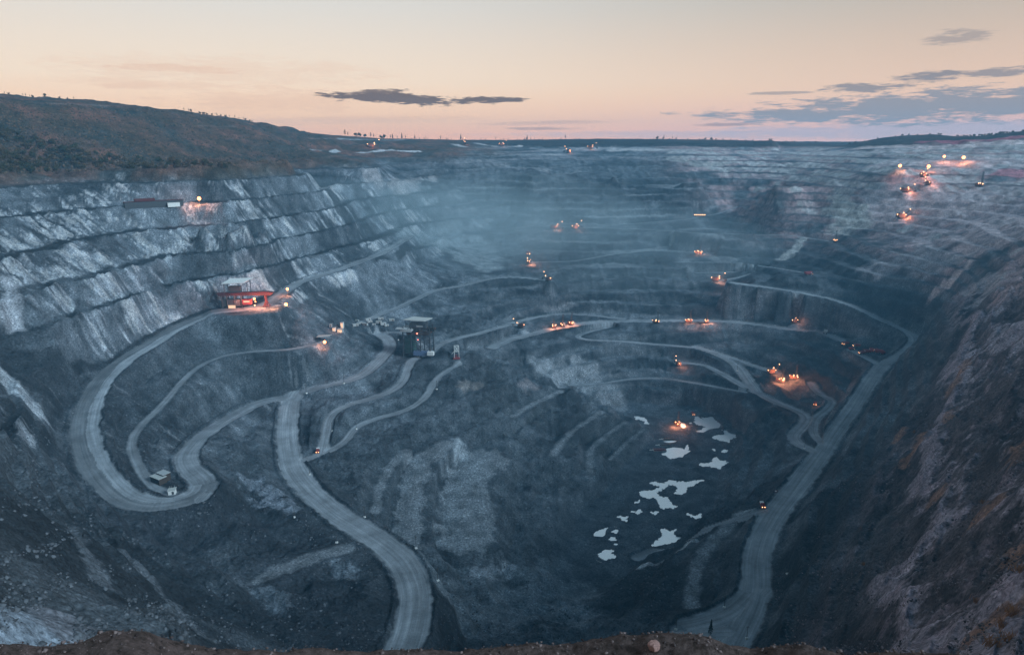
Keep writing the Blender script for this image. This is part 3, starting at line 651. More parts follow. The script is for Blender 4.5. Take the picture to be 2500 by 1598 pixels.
# ------------------------------------------------------------------ patches of differently coloured rock, scree and dust, with painted relief on the spur
def patch(pts, hw, colr, k=0.8, n=1.0, sc=18.0, soft=0.5, seed=1):
    """pts: photo pixels on the ground; hw: half width in metres; the edge is ragged"""
    W_ = np.array([at(u, v) for u, v in pts])[:, :2]
    if len(W_) > 1: W_ = densify(np.c_[W_, np.zeros(len(W_))], hw * 0.5)[:, :2]
    c = W_.mean(0); rad = np.hypot(*(W_ - c).T).max() + hw * 1.8
    r0 = math.hypot(*c)
    i0, i1 = np.searchsorted(rr, [r0 - rad, r0 + rad])
    if r0 > rad:
        da = math.degrees(math.asin(min(1, rad / r0))); a0 = math.degrees(math.atan2(*c)); j0, j1 = np.searchsorted(aa, [a0 - da, a0 + da])
    else: j0, j1 = 0, NA
    s_ = (slice(i0, i1), slice(j0, j1)); X_, Y_ = GX[s_], GY[s_]
    d = np.full(X_.shape, 1e9)
    for w_ in W_: d = np.minimum(d, np.hypot(X_ - w_[0], Y_ - w_[1]))
    d = d / hw + fbm(X_ / sc, Y_ / sc, 4, seed) * n * 2
    m = (1 - sstep(1 - soft, 1 + soft * .5, d)) * k * (1 - kk[s_][..., 0]) * (1 - ks[s_])
    AR[s_] = AR[s_] * (1 - m[..., None]) + np.array(colr, np.float32) * m[..., None]
DKC = (0.055, 0.062, 0.068)
PALE = (0.40, 0.40, 0.42); TEAL = (0.24, 0.28, 0.29); PINK = (0.42, 0.27, 0.27); DK = (0.035, 0.036, 0.04); DUST = (0.16, 0.17, 0.18)
for q in ([(850, 1050), (900, 1150), (870, 1300)], [(1050, 1010), (1200, 1050), (1240, 1150)], [(1240, 1250), (1250, 1350)], [(1080, 1400), (1150, 1400)], [(1000, 1100), (960, 1200)]): patch(q, 45, DKC, .55, .9, 18)
for q in ([(450, 1000), (600, 960)], [(600, 1100), (560, 1160)], [(350, 950), (450, 880)]): patch(q, 35, DKC, .5, 1, 16)
for Wp, c, z, rad in pud_world:
    e_ = c / np.hypot(*c); q = hit(1250, 1100, z) * 0 + np.array((c[0], c[1], z)); a_ = q[1] * CP - q[2] * SP; patch([(1250 + 1629 * q[0] / a_, 799 - 1629 * (q[2] * CP + q[1] * SP) / a_)], rad * .85, (0.04, 0.045, 0.05), .6, .5, 8)
patch([(2250, 520), (2400, 520), (2480, 560)], 110, (0.44, 0.35, 0.35), .65, 1.2, 45); patch([(2200, 400), (2480, 395)], 70, (0.46, 0.38, 0.39), .55, 1.2, 60); patch([(2150, 480), (2450, 470)], 50, (0.33, 0.29, 0.30), .5, 1.2, 50)
patch([(20, 1500), (60, 1570)], 16, (0.26, 0.29, 0.33), .9, .8, 9); patch([(140, 1490), (180, 1560)], 6, (.2, .2, .22), .8, 1, 5)
patch([(10, 915), (75, 985)], 9, (0.34, 0.36, 0.38), .9, .6, 8); patch([(20, 700), (30, 790)], 10, PALE, .7, 1)
patch([(1080, 590), (1150, 600), (1180, 640)], 55, (0.27, 0.29, 0.30), .75, 1.0, 40)
patch([(1000, 575), (1100, 560)], 30, (0.2, 0.22, 0.23), .6, 1, 30)
for a in ([(2040, 500), (2100, 540)], [(2080, 520), (2060, 560)]): patch(a, 26, (0.36, 0.35, 0.33), .85, 1.0, 20)
patch([(2150, 650), (2230, 620), (2300, 640)], 34, (0.25, 0.23, 0.24), .8, 1.0, 22)
patch([(1960, 580), (1930, 620), (1905, 635)], 10, (0.32, 0.32, 0.31), .85, .8, 12)
patch([(2370, 640), (2320, 690), (2280, 715)], 9, (0.42, 0.33, 0.32), .9, .8, 10)
patch([(2400, 690), (2440, 680), (2400, 730)], 22, (0.36, 0.30, 0.30), .8, 1.2, 14)
patch([(2480, 640), (2470, 720)], 14, (0.38, 0.25, 0.24), .7, 1.2, 12)
patch([(2480, 520), (2300, 540), (2220, 580)], 60, (0.24, 0.20, 0.21), .6, 1.2, 30)
patch([(2430, 420), (2500, 428)], 26, (0.42, 0.17, 0.20), .8, 1.2, 30); patch([(2180, 445), (2290, 450)], 22, PINK, .7, 1, 30)
for (u, v) in ((2170, 425), (2120, 460), (2260, 415), (2340, 415), (2420, 412), (2380, 428)): patch([(u, v), (u + 25, v - 6)], 14, (0.26, 0.28, 0.29), .75, .8, 16)
patch([(2110, 362), (2300, 358), (2500, 348)], 26, (0.50, 0.40, 0.39), .9, .8, 60)
patch([(2250, 345), (2400, 342), (2500, 334)], 22, (0.36, 0.10, 0.13), .8, 1, 50)
patch([(1960, 375), (2100, 372), (2250, 369)], 20, (0.42, 0.38, 0.38), .9, .8, 60)
patch([(1500, 366), (1600, 366)], 26, (0.42, 0.40, 0.40), .9, .8, 40); patch([(1640, 372), (1720, 372)], 15, (0.40, 0.38, 0.37), .8, .8, 40)
patch([(1640, 385), (1700, 400), (1740, 405)], 26, (0.30, 0.29, 0.28), .8, 1.1, 30); patch([(1760, 388), (1790, 393)], 14, (0.30, 0.28, 0.28), .7, 1, 20)
patch([(760, 367), (820, 368)], 12, (0.42, 0.42, 0.43), .9, .8, 30); patch([(880, 372), (960, 367), (1020, 370)], 14, (0.44, 0.43, 0.44), .95, .6, 30)
patch([(1110, 352), (1130, 358)], 14, (0.42, 0.40, 0.40), .9, .7, 20); patch([(1165, 350), (1190, 355)], 14, (0.42, 0.40, 0.40), .9, .7, 20); patch([(1205, 357), (1270, 357)], 10, (0.42, 0.40, 0.40), .9, .5, 20)
patch([(830, 340), (900, 341), (985, 341)], 14, (0.30, 0.29, 0.30), .7, 1, 20); patch([(1300, 363), (1400, 365)], 14, (0.26, 0.25, 0.26), .7, 1, 20)
patch([(760, 440), (830, 450)], 14, (0.26, 0.27, 0.28), .7, 1, 14); patch([(900, 430), (960, 450), (1060, 440)], 20, (0.26, 0.24, 0.24), .6, 1.2, 22)
patch([(1330, 415), (1250, 410), (1200, 395)], 25, (0.22, 0.22, 0.23), .6, 1.2, 30)
patch([(420, 1310), (600, 1300), (760, 1400), (820, 1500)], 45, (0.030, 0.033, 0.038), .75, 1.0, 30)
patch([(620, 1180), (700, 1240)], 12, (0.20, 0.22, 0.25), .6, 1.4, 8); patch([(300, 1350), (420, 1470), (520, 1560)], 4, (0.15, 0.16, 0.175), .55, 1.4, 8)
patch([(180, 1300), (260, 1430)], 4, (0.15, 0.16, 0.175), .55, 1.4, 8); patch([(650, 1440), (680, 1480)], 8, (0.14, 0.16, 0.18), .7, 1.0, 8); patch([(820, 1370), (850, 1400)], 7, (0.14, 0.16, 0.18), .7, 1.0, 8)
patch([(1150, 1480), (1250, 1500), (1330, 1440)], 45, (0.15, 0.17, 0.185), .7, 1.2, 20)
patch([(1180, 1400), (1240, 1390)], 10, (0.24, 0.26, 0.28), .7, 1.2, 8)
patch([(1820, 1250), (1860, 1255)], 9, (0.34, 0.36, 0.37), .8, .8, 8); patch([(1560, 1385), (1700, 1320)], 3, (0.40, 0.42, 0.43), .7, .8, 8)
patch([(1390, 1000), (1420, 1060)], 26, DK, .6, 1, 14); patch([(1200, 960), (1180, 900)], 22, DK, .6, 1, 14); patch([(1800, 950), (1780, 1010)], 26, (0.05, 0.045, 0.045), .6, 1, 14)
patch([(1290, 1190)], 6, (0.015, 0.015, 0.018), .9, .5, 5); patch([(500, 870), (640, 890)], 30, (0.045, 0.05, 0.055), .6, 1, 20)
for (u, v) in ((2360, 880), (2330, 930), (2320, 1000), (2210, 1120), (2250, 1060), (2200, 1050), (2400, 1240), (2480, 1350), (2430, 1500), (2380, 1540), (2470, 1480), (2290, 1200), (2490, 1090), (2430, 1220)):
    patch([(u, v), (u - 6, v + 22)], 3 + (v - 850) * -0.001 + 1.5, (0.26, 0.13, 0.085), .75, 1.3, 4)
for q in ([(1440, 1040), (1400, 1085)], [(1500, 1070), (1460, 1110)], [(1330, 990), (1300, 1030)], [(1540, 1090), (1500, 1130)]): patch(q, 9, (0.045, 0.05, 0.052), .75, .6, 8)  # dark slopes between the spur strips, painted to strengthen the relief
for q in ([(1250, 1050), (1350, 1120), (1400, 1200)], [(870, 1050), (950, 1060)], [(900, 1150), (870, 1230)], [(1040, 1180), (1060, 1300)], [(1280, 880), (1330, 930)]): patch(q, 12, (0.055, 0.06, 0.065), .6, 1, 10)
patch([(1130, 940), (1170, 945)], 9, (0.17, 0.15, 0.14), .7, .8, 8); patch([(1275, 940), (1310, 945)], 8, (0.15, 0.13, 0.13), .7, .8, 8)
patch([(1190, 905), (1240, 960), (1200, 990), (1290, 985), (1330, 1010)], 26, (0.038, 0.042, 0.045), .8, .8, 10); patch([(1390, 962), (1420, 1015), (1405, 1060)], 26, (0.026, 0.029, 0.032), .92, .7, 10); patch([(1500, 1040), (1470, 1080)], 20, (0.036, 0.04, 0.043), .8, .7, 10)  # spur front darkened in the colour, standing in for weak shading
patch([(1360, 925), (1330, 900), (1440, 895), (1460, 955), (1500, 985)], 22, (0.20, 0.21, 0.22), .8, .9, 20); patch([(1130, 1310), (1135, 1200), (1150, 1125)], 24, (0.23, 0.25, 0.265), .9, .7, 12)  # first patch: ground behind the crest painted paler to set off the spur
patch([(1650, 1010), (1700, 1100), (1600, 1200), (1500, 1300)], 70, (0.085, 0.095, 0.105), .6, .8, 16)
# puddle water
MW, t = newmat('puddle_water'); g = G(t)
geo = g.n('ShaderNodeNewGeometry')
g.out((0.92, 0.91, 0.90), 0.22, None, 1.0, 0.4)
for Wp, c, z, rad in pud_world:
    me = bpy.data.meshes.new('puddle'); n = 20
    hw_ = np.hypot(*(Wp - c).T).max() + 5
    me.from_pydata([(c[0] + hw_ * math.cos(k * 2 * math.pi / n), c[1] + hw_ * math.sin(k * 2 * math.pi / n), z) for k in range(n)], [], [tuple(range(n))])
    me.materials.append(MW); o = bpy.data.objects.new('puddle', me); C.objects.link(o); o['kind'] = 'structure'
# ------------------------------------------------------------------ simple materials for built things
def flatmat(name, c, rough=0.7, emis=0.0, metal=0.0, var=0.35, sc=1.2):
    m, t = newmat(name); g = G(t)
    if emis:
        e = g.n('ShaderNodeEmission'); o = g.n('ShaderNodeOutputMaterial'); e.inputs[0].default_value = (*c, 1); e.inputs[1].default_value = emis
        g.l(e.outputs[0], o.inputs[0]); return m
    geo = g.n('ShaderNodeTexCoord')
    k = g.m('ADD', g.m('MULTIPLY', g.m('SUBTRACT', g.noise(geo.outputs['Object'], sc, 5, 0.65), 0.5), var * 3), 1.0)
    cc = g.n('ShaderNodeCombineColor'); [g.l(k, cc.inputs[i]) for i in range(3)]
    g.out(g.mix(1.0, c, cc.outputs[0], 'MULTIPLY'), rough, None, 0.3, metal); return m
M = dict(red=flatmat('red_paint', (0.22, 0.03, 0.03)), dred=flatmat('rusty_red_steel', (0.085, 0.018, 0.018)), steel=flatmat('dark_steel', (0.05, 0.052, 0.055)),
         rust=flatmat('rust', (0.10, 0.05, 0.035)), white=flatmat('chalky_white_paint', (0.62, 0.60, 0.56)), grey=flatmat('grey_sheet', (0.34, 0.34, 0.33)),
         roof=flatmat('dusty_roof_sheet', (0.40, 0.39, 0.36)), green=flatmat('green_paint', (0.04, 0.08, 0.07)), yellow=flatmat('yellow_paint', (0.45, 0.28, 0.05)),
         black=flatmat('black_rubber', (0.02, 0.02, 0.02)), blue=flatmat('blue_cladding', (0.10, 0.14, 0.22)), glass=flatmat('dark_window', (0.03, 0.04, 0.05), 0.1),
         wood=flatmat('tarred_wood', (0.05, 0.035, 0.028)), lamp=flatmat('lamp_glow', (1.0, 0.30, 0.09), emis=9), lampw=flatmat('lamp_glow_pale', (1.0, 0.46, 0.20), emis=7),
         lampr=flatmat('lamp_glow_red', (1.0, 0.16, 0.10), emis=10), litw=flatmat('lit_wall', (1.0, 0.62, 0.40), emis=1.1))
class MB:
    """collects boxes, bars and tubes into one mesh"""
    def __init__(s): s.v = []; s.f = []
    def add(s, v, f):
        n = len(s.v); s.v += [tuple(map(float, p)) for p in v]; s.f += [tuple(i + n for i in q) for q in f]; return s
    def box(s, c, d, taper=1.0, rz=0.0):
        x, y, z = d[0] / 2, d[1] / 2, d[2] / 2; cr, sr = math.cos(rz), math.sin(rz); v = []
        for dz, k in ((-z, 1), (z, taper)):
            for dx, dy in ((-x, -y), (x, -y), (x, y), (-x, y)):
                a, b = dx * k, dy * k; v.append((c[0] + a * cr - b * sr, c[1] + a * sr + b * cr, c[2] + dz))
        return s.add(v, [(3, 2, 1, 0), (4, 5, 6, 7), (0, 1, 5, 4), (1, 2, 6, 5), (2, 3, 7, 6), (3, 0, 4, 7)])
    def bar(s, p, q, r, r2=None, n=6):
        p, q = np.array(p, float), np.array(q, float); r2 = r if r2 is None else r2
        a = q - p; a /= np.linalg.norm(a); b = np.cross(a, (0, 0, 1) if abs(a[2]) < 0.9 else (1, 0, 0)); b /= np.linalg.norm(b); c = np.cross(a, b)
        v = []
        for e, rad in ((p, r), (q, r2)):
            for k in range(n):
                t_ = 2 * math.pi * k / n + .39; v.append(e + (b * math.cos(t_) + c * math.sin(t_)) * rad)
        f = [(k, (k + 1) % n, n + (k + 1) % n, n + k) for k in range(n)] + [tuple(range(n))[::-1], tuple(range(n, 2 * n))]
        return s.add(v, f)
    def prism(s, prof, y0, y1):
        """profile in xz, extruded along y"""
        n = len(prof); v = [(a, y0, b) for a, b in prof] + [(a, y1, b) for a, b in prof]
        return s.add(v, [(k, (k + 1) % n, n + (k + 1) % n, n + k) for k in range(n)] + [tuple(range(n))[::-1], tuple(range(n, 2 * n))])
    def ball(s, c, r, n=8, m=5, jit=0.0, sq=1.0):
        v = [(c[0], c[1], c[2] + r * sq)]
        for i in range(1, m):
            for k in range(n):
                a, b = math.pi * i / m, 2 * math.pi * k / n; q = r * (1 + jit * (random.random() - .5))
                v.append((c[0] + q * math.sin(a) * math.cos(b), c[1] + q * math.sin(a) * math.sin(b), c[2] + q * math.cos(a) * sq))
        v.append((c[0], c[1], c[2] - r * sq)); f = [(0, 1 + k, 1 + (k + 1) % n) for k in range(n)]
        for i in range(m - 2):
            for k in range(n): a, b = 1 + i * n + k, 1 + i * n + (k + 1) % n; f.append((a, a + n, b + n, b))
        e = len(v) - 1; f += [(e, e - n + (k + 1) % n, e - n + k) for k in range(n)]
        return s.add(v, f)
    def build(s, name, mat, parent=None, smooth=False):
        me = bpy.data.meshes.new(name); me.from_pydata(s.v, [], s.f); me.materials.append(mat); me.update()
        if smooth: me.shade_smooth()
        o = bpy.data.objects.new(name, me); C.objects.link(o)
        if parent: o.parent = parent
        return o
def tag(o, label, cat, group=None):
    o['label'] = label; o['category'] = cat
    if group: o['group'] = group
    return o
def empty(name, label, cat, loc=(0, 0, 0), rz=0.0, group=None):
    o = bpy.data.objects.new(name, None); C.objects.link(o); o.empty_display_size = 0.5
    o.location = loc; o.rotation_euler = (0, 0, rz); return tag(o, label, cat, group)
def kids(o): return [c for c in C.objects if c.parent == o]
PROTO = {}
def copy_tree(o, parent=None):
    c = o.copy(); C.objects.link(c)
    if parent: c.parent = parent
    for ch in CH.get(o.name, []): copy_tree(ch, c)
    return c
CH = {}
def register(o):
    for x in list(C.objects):
        if x.parent: CH.setdefault(x.parent.name, []) if x in CH.get(x.parent.name, []) else CH.setdefault(x.parent.name, []).append(x)
def place(key, maker, u, v, rz, label, group, padr=7, scale=1.0, p=None):
    """first call moves the prototype itself, later calls copy it with its parts"""
    if p is None: p = at(u, v)
    if padr: pad(p, padr, soft=6)
    if key not in PROTO:
        o = maker(); PROTO[key] = o; register(o)
    else: o = copy_tree(PROTO[key])
    o.location = (p[0], p[1], p[2]); o.rotation_euler = (0, 0, rz); o.scale = (scale,) * 3
    o['label'] = label; o['group'] = group
    return o
def glow(p, watts, col=(1.0, 0.34, 0.16), rad=0.8):
    l = bpy.data.lights.new('lamp_light', 'POINT'); l.energy = watts * 0.40; l.color = col; l.shadow_soft_size = rad
    o = bpy.data.objects.new('lamp_light', l); C.objects.link(o); o.location = p; return o

# ---- machines (x forward) ----------------------------------------------------
def mk_drill():
    o = empty('drill_rig', '', 'drill rig')
    b = MB(); [b.box((0, y, .7), (8, 1.3, 1.4), .9) for y in (-2, 2)]; b.build('crawler_track', M['black'], o)
    MB().box((0, 0, 3.0), (10, 4.4, 3.2), .97).box((-3.2, 0, 5.0), (3, 3.6, .8)).build('body', M['rust'], o)
    c = MB().box((4.0, 1.6, 5.2), (2.2, 2.2, 2.2)).build('cab', M['white'], o); MB().box((5.12, 1.6, 5.4), (.05, 1.7, 1.2)).build('window', M['glass'], c)
    m = MB()
    for x in (2.2, 3.6):
        for y in (-1.0, .4): m.bar((x, y, 2), (x, y, 20), .22, n=4)
    for k in range(8):
        z = 3 + k * 2.1; m.bar((2.2, -1, z), (3.6, -1, z + 2.1), .12, n=4).bar((3.6, .4, z), (2.2, .4, z + 2.1), .12, n=4).bar((2.2, -1, z), (2.2, .4, z + 2.1), .12, n=4)
    m.box((2.9, -.3, 20.2), (2, 2, .8)).build('mast', M['steel'], o)
    for x, y, z in ((5, -1.8, 4.4), (-5, 0, 4.6), (0, -2.4, 5.0), (0, 2.5, 5.0)): MB().ball((x, y, z), .62, 6, 4).build('lamp', M['lampw'], o)
    return o
def mk_shovel():
    o = empty('mining_shovel', '', 'excavator')
    b = MB(); [b.box((0, y, .8), (8, 1.5, 1.6), .85) for y in (-2.6, 2.6)]; b.box((0, 0, 1.4), (4, 4, 1.0)).build('crawler_track', M['black'], o)
    MB().box((-1.8, 0, 4.6), (9.5, 6, 4.6), .97).box((-4, 0, 7.4), (4, 5, 1.0)).build('house', M['rust'], o)
    c = MB().box((3.6, 2.1, 6.4), (2.4, 1.8, 2.8)).build('cab', M['white'], o); MB().box((4.82, 2.1, 6.7), (.05, 1.4, 1.5)).build('window', M['glass'], c)
    m = MB(); [m.bar((2.6, y, 3.4), (12.5, y * .4, 12.5), .45, .3, 5) for y in (-1.3, 1.3)]
    m.bar((2.0, 0, 8.0), (0, 0, 12), .2, n=4).bar((0, 0, 12), (12.5, 0, 12.5), .1, n=4).bar((0, 0, 12), (-5, 0, 7.6), .2, n=4).build('boom', M['steel'], o)
    MB().bar((5.5, .9, 7.6), (13, .7, 3.6), .32, n=5).bar((5.5, -.9, 7.6), (13, -.7, 3.6), .32, n=5).build('dipper_arm', M['steel'], o)
    MB().prism([(12.2, 1.2), (15.4, .8), (15.8, 4.2), (12.6, 4.6)], -1.7, 1.7).build('bucket', M['steel'], o)
    for x, y, z in ((4.4, -2.4, 5.8), (12.2, 0, 13.2), (-6.8, 0, 6.2), (4.6, 2.1, 8.3)): MB().ball((x, y, z), .62, 6, 4).build('lamp', M['lampw'], o)
    return o
def mk_truck(col='red'):
    def f():
        o = empty('haul_truck', '', 'haul truck')
        for x, y in ((3.4, -2.2), (3.4, 2.2), (-2.6, -2.0), (-2.6, 2.0)):
            w_ = MB().bar((x, y - .6, 1.3), (x, y + .6, 1.3), 1.35, n=14).build('wheel', M['black'], o)
            MB().bar((x, y - .64, 1.3), (x, y + .64, 1.3), .6, n=10).build('rim', M['grey'], w_)
        MB().box((0.4, 0, 1.9), (9.0, 2.2, 1.0)).box((4.2, 0, 2.6), (2.2, 4.6, 1.4)).build('chassis', M[col], o)
        MB().prism([(-5.0, 3.0), (-4.0, 2.6), (2.2, 3.4), (2.5, 5.0), (5.6, 5.3), (5.6, 5.6), (2.0, 5.5), (-5.4, 5.2)], -2.7, 2.7).build('dump_body', M[col], o)
        c = MB().box((4.2, 1.3, 4.1), (1.8, 1.8, 1.9)).build('cab', M['white'], o); MB().box((5.12, 1.3, 4.3), (.05, 1.4, .9)).build('window', M['glass'], c)
        for y in (-1.9, 1.9): MB().ball((5.4, y, 2.6), .42, 6, 4).build('headlight', M['lampw'], o)
        return o
    return f
def mk_pickup():
    o = empty('service_vehicle', '', 'service truck')
    for x in (1.5, -1.6):
        for y in (-.95, .95): MB().bar((x, y - .15, .5), (x, y + .15, .5), .5, n=10).build('wheel', M['black'], o)
    MB().box((0, 0, 1.1), (5.2, 2.1, .9)).box((1.9, 0, 1.6), (1.3, 2.0, .3)).build('body', M['red'], o)
    c = MB().box((.6, 0, 2.0), (1.9, 1.95, 1.1), .85).build('cab', M['red'], o); MB().box((.6, 0, 2.1), (1.75, 2.0, .5), .9).build('window', M['glass'], c)
    MB().box((-1.5, 0, 1.9), (2.2, 2.0, .7)).build('cargo_box', M['white'], o)
    for y in (-.7, .7): MB().ball((2.65, y, 1.2), .24, 6, 4).build('headlight', M['lampw'], o)
    return o
def mk_mast(h=9, big=1.6, mat='lamp', nm='floodlight_mast'):
    def f():
        o = empty(nm, '', 'floodlight')
        MB().bar((0, 0, -1), (0, 0, h), .3, .16, 6).box((0, 0, h - .6), (2.4, .3, .3)).build('mast', M['steel'], o)
        MB().box((0, 0, .3), (1.8, 1.8, .6), .8).build('base', M['grey'], o)
        MB().ball((0, 0, h + big * .5), big, 10, 7).build('lamp_head', M[mat], o)
        return o
    return f
def mk_pole():
    o = empty('utility_pole', '', 'utility pole')
    MB().bar((0, 0, 0), (0, 0, 11), .22, .14, 6).build('pole', M['wood'], o); MB().box((0, 0, 10.2), (2.4, .2, .2)).build('crossarm', M['wood'], o)
    MB().box((0, 0, .5), (2.2, 1.6, 1.0), .8).build('concrete_base', M['white'], o)
    return o

# ---- lights that stand out as stars ------------------------------------------
GL = 'floodlight masts of the mine'
STAR = [(703, 722, 9, 1.8, 'tall floodlight mast on the road just behind the red transfer station, upper of the pair', 2500), (699, 752, 4, 2.3, 'brightest floodlight at the edge of the red-lit yard beside the transfer station', 5200),
        (794, 852, 9, 2.0, 'orange floodlight mast standing alone below the small canopy', 1500), (488, 500, 8, 2.6, 'lone orange floodlight on the left wall bench beside the long shed', 4500),
        (2195, 420, 12, 3.2, 'floodlight on top of the dark spoil cone on the far right bench', 4000), (2265, 421, 12, 3.4, 'big floodlight above the cluster of lit shovels, far right bench', 4000),
        (2303, 396, 12, 2.8, 'smaller floodlight on the high right bench, between two larger ones', 3500), (2350, 399, 12, 3.4, 'rightmost floodlight on the high right bench above pale scree', 4000)]
for u, v, h, big, lab, wt in STAR:
    p = at(u, v); pad(p, 5, soft=5)
    o = mk_mast(h, big)(); o.location = tuple(p); tag(o, lab, 'floodlight', GL)
    for dx, dy in ((0, -big - 2.0),): glow((p[0], p[1] - big - 1.5, p[2] + h + big * .5), wt * 22, rad=1.5)

# ---- red transfer station -----------------------------------------------------
p = at(603, 750); pad(p, 44, soft=14)
ts = empty('transfer_station', 'red steel ore transfer station with long gantry beam and pale roof', 'mine building', tuple(p), R(4))
MB().prism([(-34, 17), (34, 17), (36, 20), (30, 21.5), (-30, 20.5), (-36, 20)], -4, 4).build('gantry_beam', M['dred'], ts)
m = MB(); [m.box((x, 0, 18.6), (1.0, 8.4, 1.2)) for x in range(-33, 35, 3)]; m.build('gantry_rib', M['steel'], ts)
for x in (-31, -24, -14, -5, 26): MB().bar((x, -3.4, 0), (x, -3.4, 17), .8, n=4).bar((x, 3.4, 0), (x, 3.4, 17), .8, n=4).bar((x, -3.4, 8), (x, 3.4, 16), .4, n=4).build('leg', M['dred'] if x > 20 else M['steel'], ts)
MB().bar((22, -3, 0), (26, -3, 9), .5, n=4).bar((30, -3, 0), (26, -3, 9), .5, n=4).bar((22, 3, 0), (26, 3, 9), .5, n=4).bar((30, 3, 0), (26, 3, 9), .5, n=4).build('brace', M['dred'], ts)
up = MB().box((-13, 1, 25), (15, 8, 8)).build('hoist_house', M['steel'], ts)
[MB().bar((x, y, 21), (x, y, 36 if y > 0 else 34.5), .45, n=4).build('roof_post', M['steel'], ts) for x in (-25, 5) for y in (-6, 8)]
MB().add([(-27, -8, 34), (2, -8, 34.6), (9, 10, 38.4), (-21, 10, 37.8), (-27, -8, 34.6), (2, -8, 35.2), (9, 10, 38), (-21, 10, 37.4)], [(3, 2, 1, 0), (4, 5, 6, 7), (0, 1, 5, 4), (1, 2, 6, 5), (2, 3, 7, 6), (3, 0, 4, 7)]).build('roof', flatmat('pale_roof_sheet', (.62, .60, .56)), ts)
cb = MB().box((2, -2, 8.5), (11, 7, 7)).build('drive_cabin', M['red'], ts); MB().box((2, -5.55, 9.2), (8, .1, 2.2)).build('window', M['litw'], cb)
MB().box((-18, 0, 7), (22, 6, 9)).box((-31, 0, 5), (4, 7, 10)).build('machinery', M['steel'], ts)
MB().box((-18, -4.5, 2.2), (9, .5, 4)).build('lit_doorway', M['litw'], ts)
MB().ball((12, -4, 12.5), 1.5, 8, 6).build('floodlight', M['lamp'], ts); MB().ball((13, -4, 8.5), .8, 8, 6).build('floodlight', M['lamp'], ts); MB().ball((12, -5, 4), .8, 8, 6).build('floodlight', M['lampw'], ts)
glow((p[0] + 16, p[1] - 9, p[2] + 9), 90000, (1.0, .36, .20)); glow((p[0] + 40, p[1] - 10, p[2] + 9), 120000, (1.0, .40, .22)); glow((p[0] - 8, p[1] - 10, p[2] + 10), 24000, (1.0, .30, .2)); glow((p[0] + 30, p[1] - 14, p[2] + 24), 16000, (1.0, .25, .2))

# ---- crusher tower ------------------------------------------------------------
p = at(1022, 868); pad(p, 26, soft=16)
ct = empty('crusher_tower', 'tall dark steel crusher tower on stilts with pale slanted roof', 'mine building', tuple(p), R(-8))
for x, y in ((-20, -9), (-8, -9), (6, -9), (20, -9), (-20, 12), (-8, 12), (6, 12), (20, 12)): MB().bar((x, y, 0), (x * .95, y * .95, 44), .8, n=4).build('leg', M['steel'], ct)
m = MB()
for z in (6, 16, 26, 36):
    for y in (-9, 12):
        for a, b in ((-20, -8), (-8, 6), (6, 20)): m.bar((a, y, z), (b, y, z + 9), .3, n=4).bar((b, y, z), (a, y, z + 9), .3, n=4)
        m.bar((-20, y, z), (20, y, z), .45, n=4)
m.build('brace', M['steel'], ct)
MB().box((-12, 2, 17), (13, 14, 24), .97).build('chute', M['green'], ct)
MB().box((-14, -1, 40), (16, 22, 3.5)).box((-22, -10, 42.5), (12, 8, 1)).build('hopper', M['grey'], ct)
MB().box((2, 2, 34), (32, 20, 1.2)).box((14, 2, 41), (24, 3, 2.4)).build('platform', M['rust'], ct)
h_ = MB().box((1, 2, 45), (24, 12, 7)).build('hoist_house', M['steel'], ct); MB().box((4, -4.1, 45), (10, .1, 2)).build('window', M['grey'], h_)
MB().box((20, 0, 40.5), (10, 8, 4.5), .8).build('transfer_head', M['black'], ct)
[MB().bar((x, y, 44), (x, y, 53.5), .35, n=4).build('roof_post', M['steel'], ct) for x in (-15, 0, 16) for y in (-7, 11)]
MB().add([(-20, -3, 53), (12, -5, 52.5), (20, 9, 53.5), (-8, 10, 54.5), (-20, -3, 53.8), (12, -5, 53.3), (20, 9, 54.3), (-8, 10, 55.3)], [(3, 2, 1, 0), (4, 5, 6, 7), (0, 1, 5, 4), (1, 2, 6, 5), (2, 3, 7, 6), (3, 0, 4, 7)]).build('roof', M['roof'], ct)
MB().box((6, -8, 7), (20, 8, 6)).build('service_house', M['blue'], ct); MB().box((21, -11, 8), (9, 6, 5)).build('switch_cabin', M['white'], ct)
MB().ball((2, -10, 36), .9, 6, 4).build('warning_lamp', M['lampr'], ct); MB().ball((3, -10.2, 27), .5, 6, 4).build('warning_lamp', M['lampr'], ct)

# ---- small derrick ------------------------------------------------------------
p = at(1115, 875); pad(p, 8)
dk = empty('derrick', 'small pale lattice derrick on a red base above the dark slope', 'derrick', tuple(p), R(10))
m = MB(); [m.bar((x, y, 2), (x, y, 24), .45, n=4) for x in (-4, 4) for y in (-3, 3)]
for z in (14, 24):
    for y in (-3, 3): m.bar((-4, y, z), (4, y, z), .4, n=4)
for y in (-3, 3): m.bar((-4, y, 14), (4, y, 24), .3, n=4).bar((4, y, 14), (-4, y, 24), .3, n=4)
m.build('lattice_frame', M['white'], dk); MB().box((0, 0, 16), (7.5, 5.5, 4)).build('machine_box', M['grey'], dk)
m = MB(); [m.box((x, -2, 5), (1.0, 1, 8)) for x in (-3, 0, 3)]; m.box((0, 0, 1.2), (12, 8, 2.2)).build('base', M['red'], dk)
MB().bar((-4, -3, 16), (-9, -4, 10), .3, n=4).build('strut', M['white'], dk); dk.scale = (.8, .8, .8)

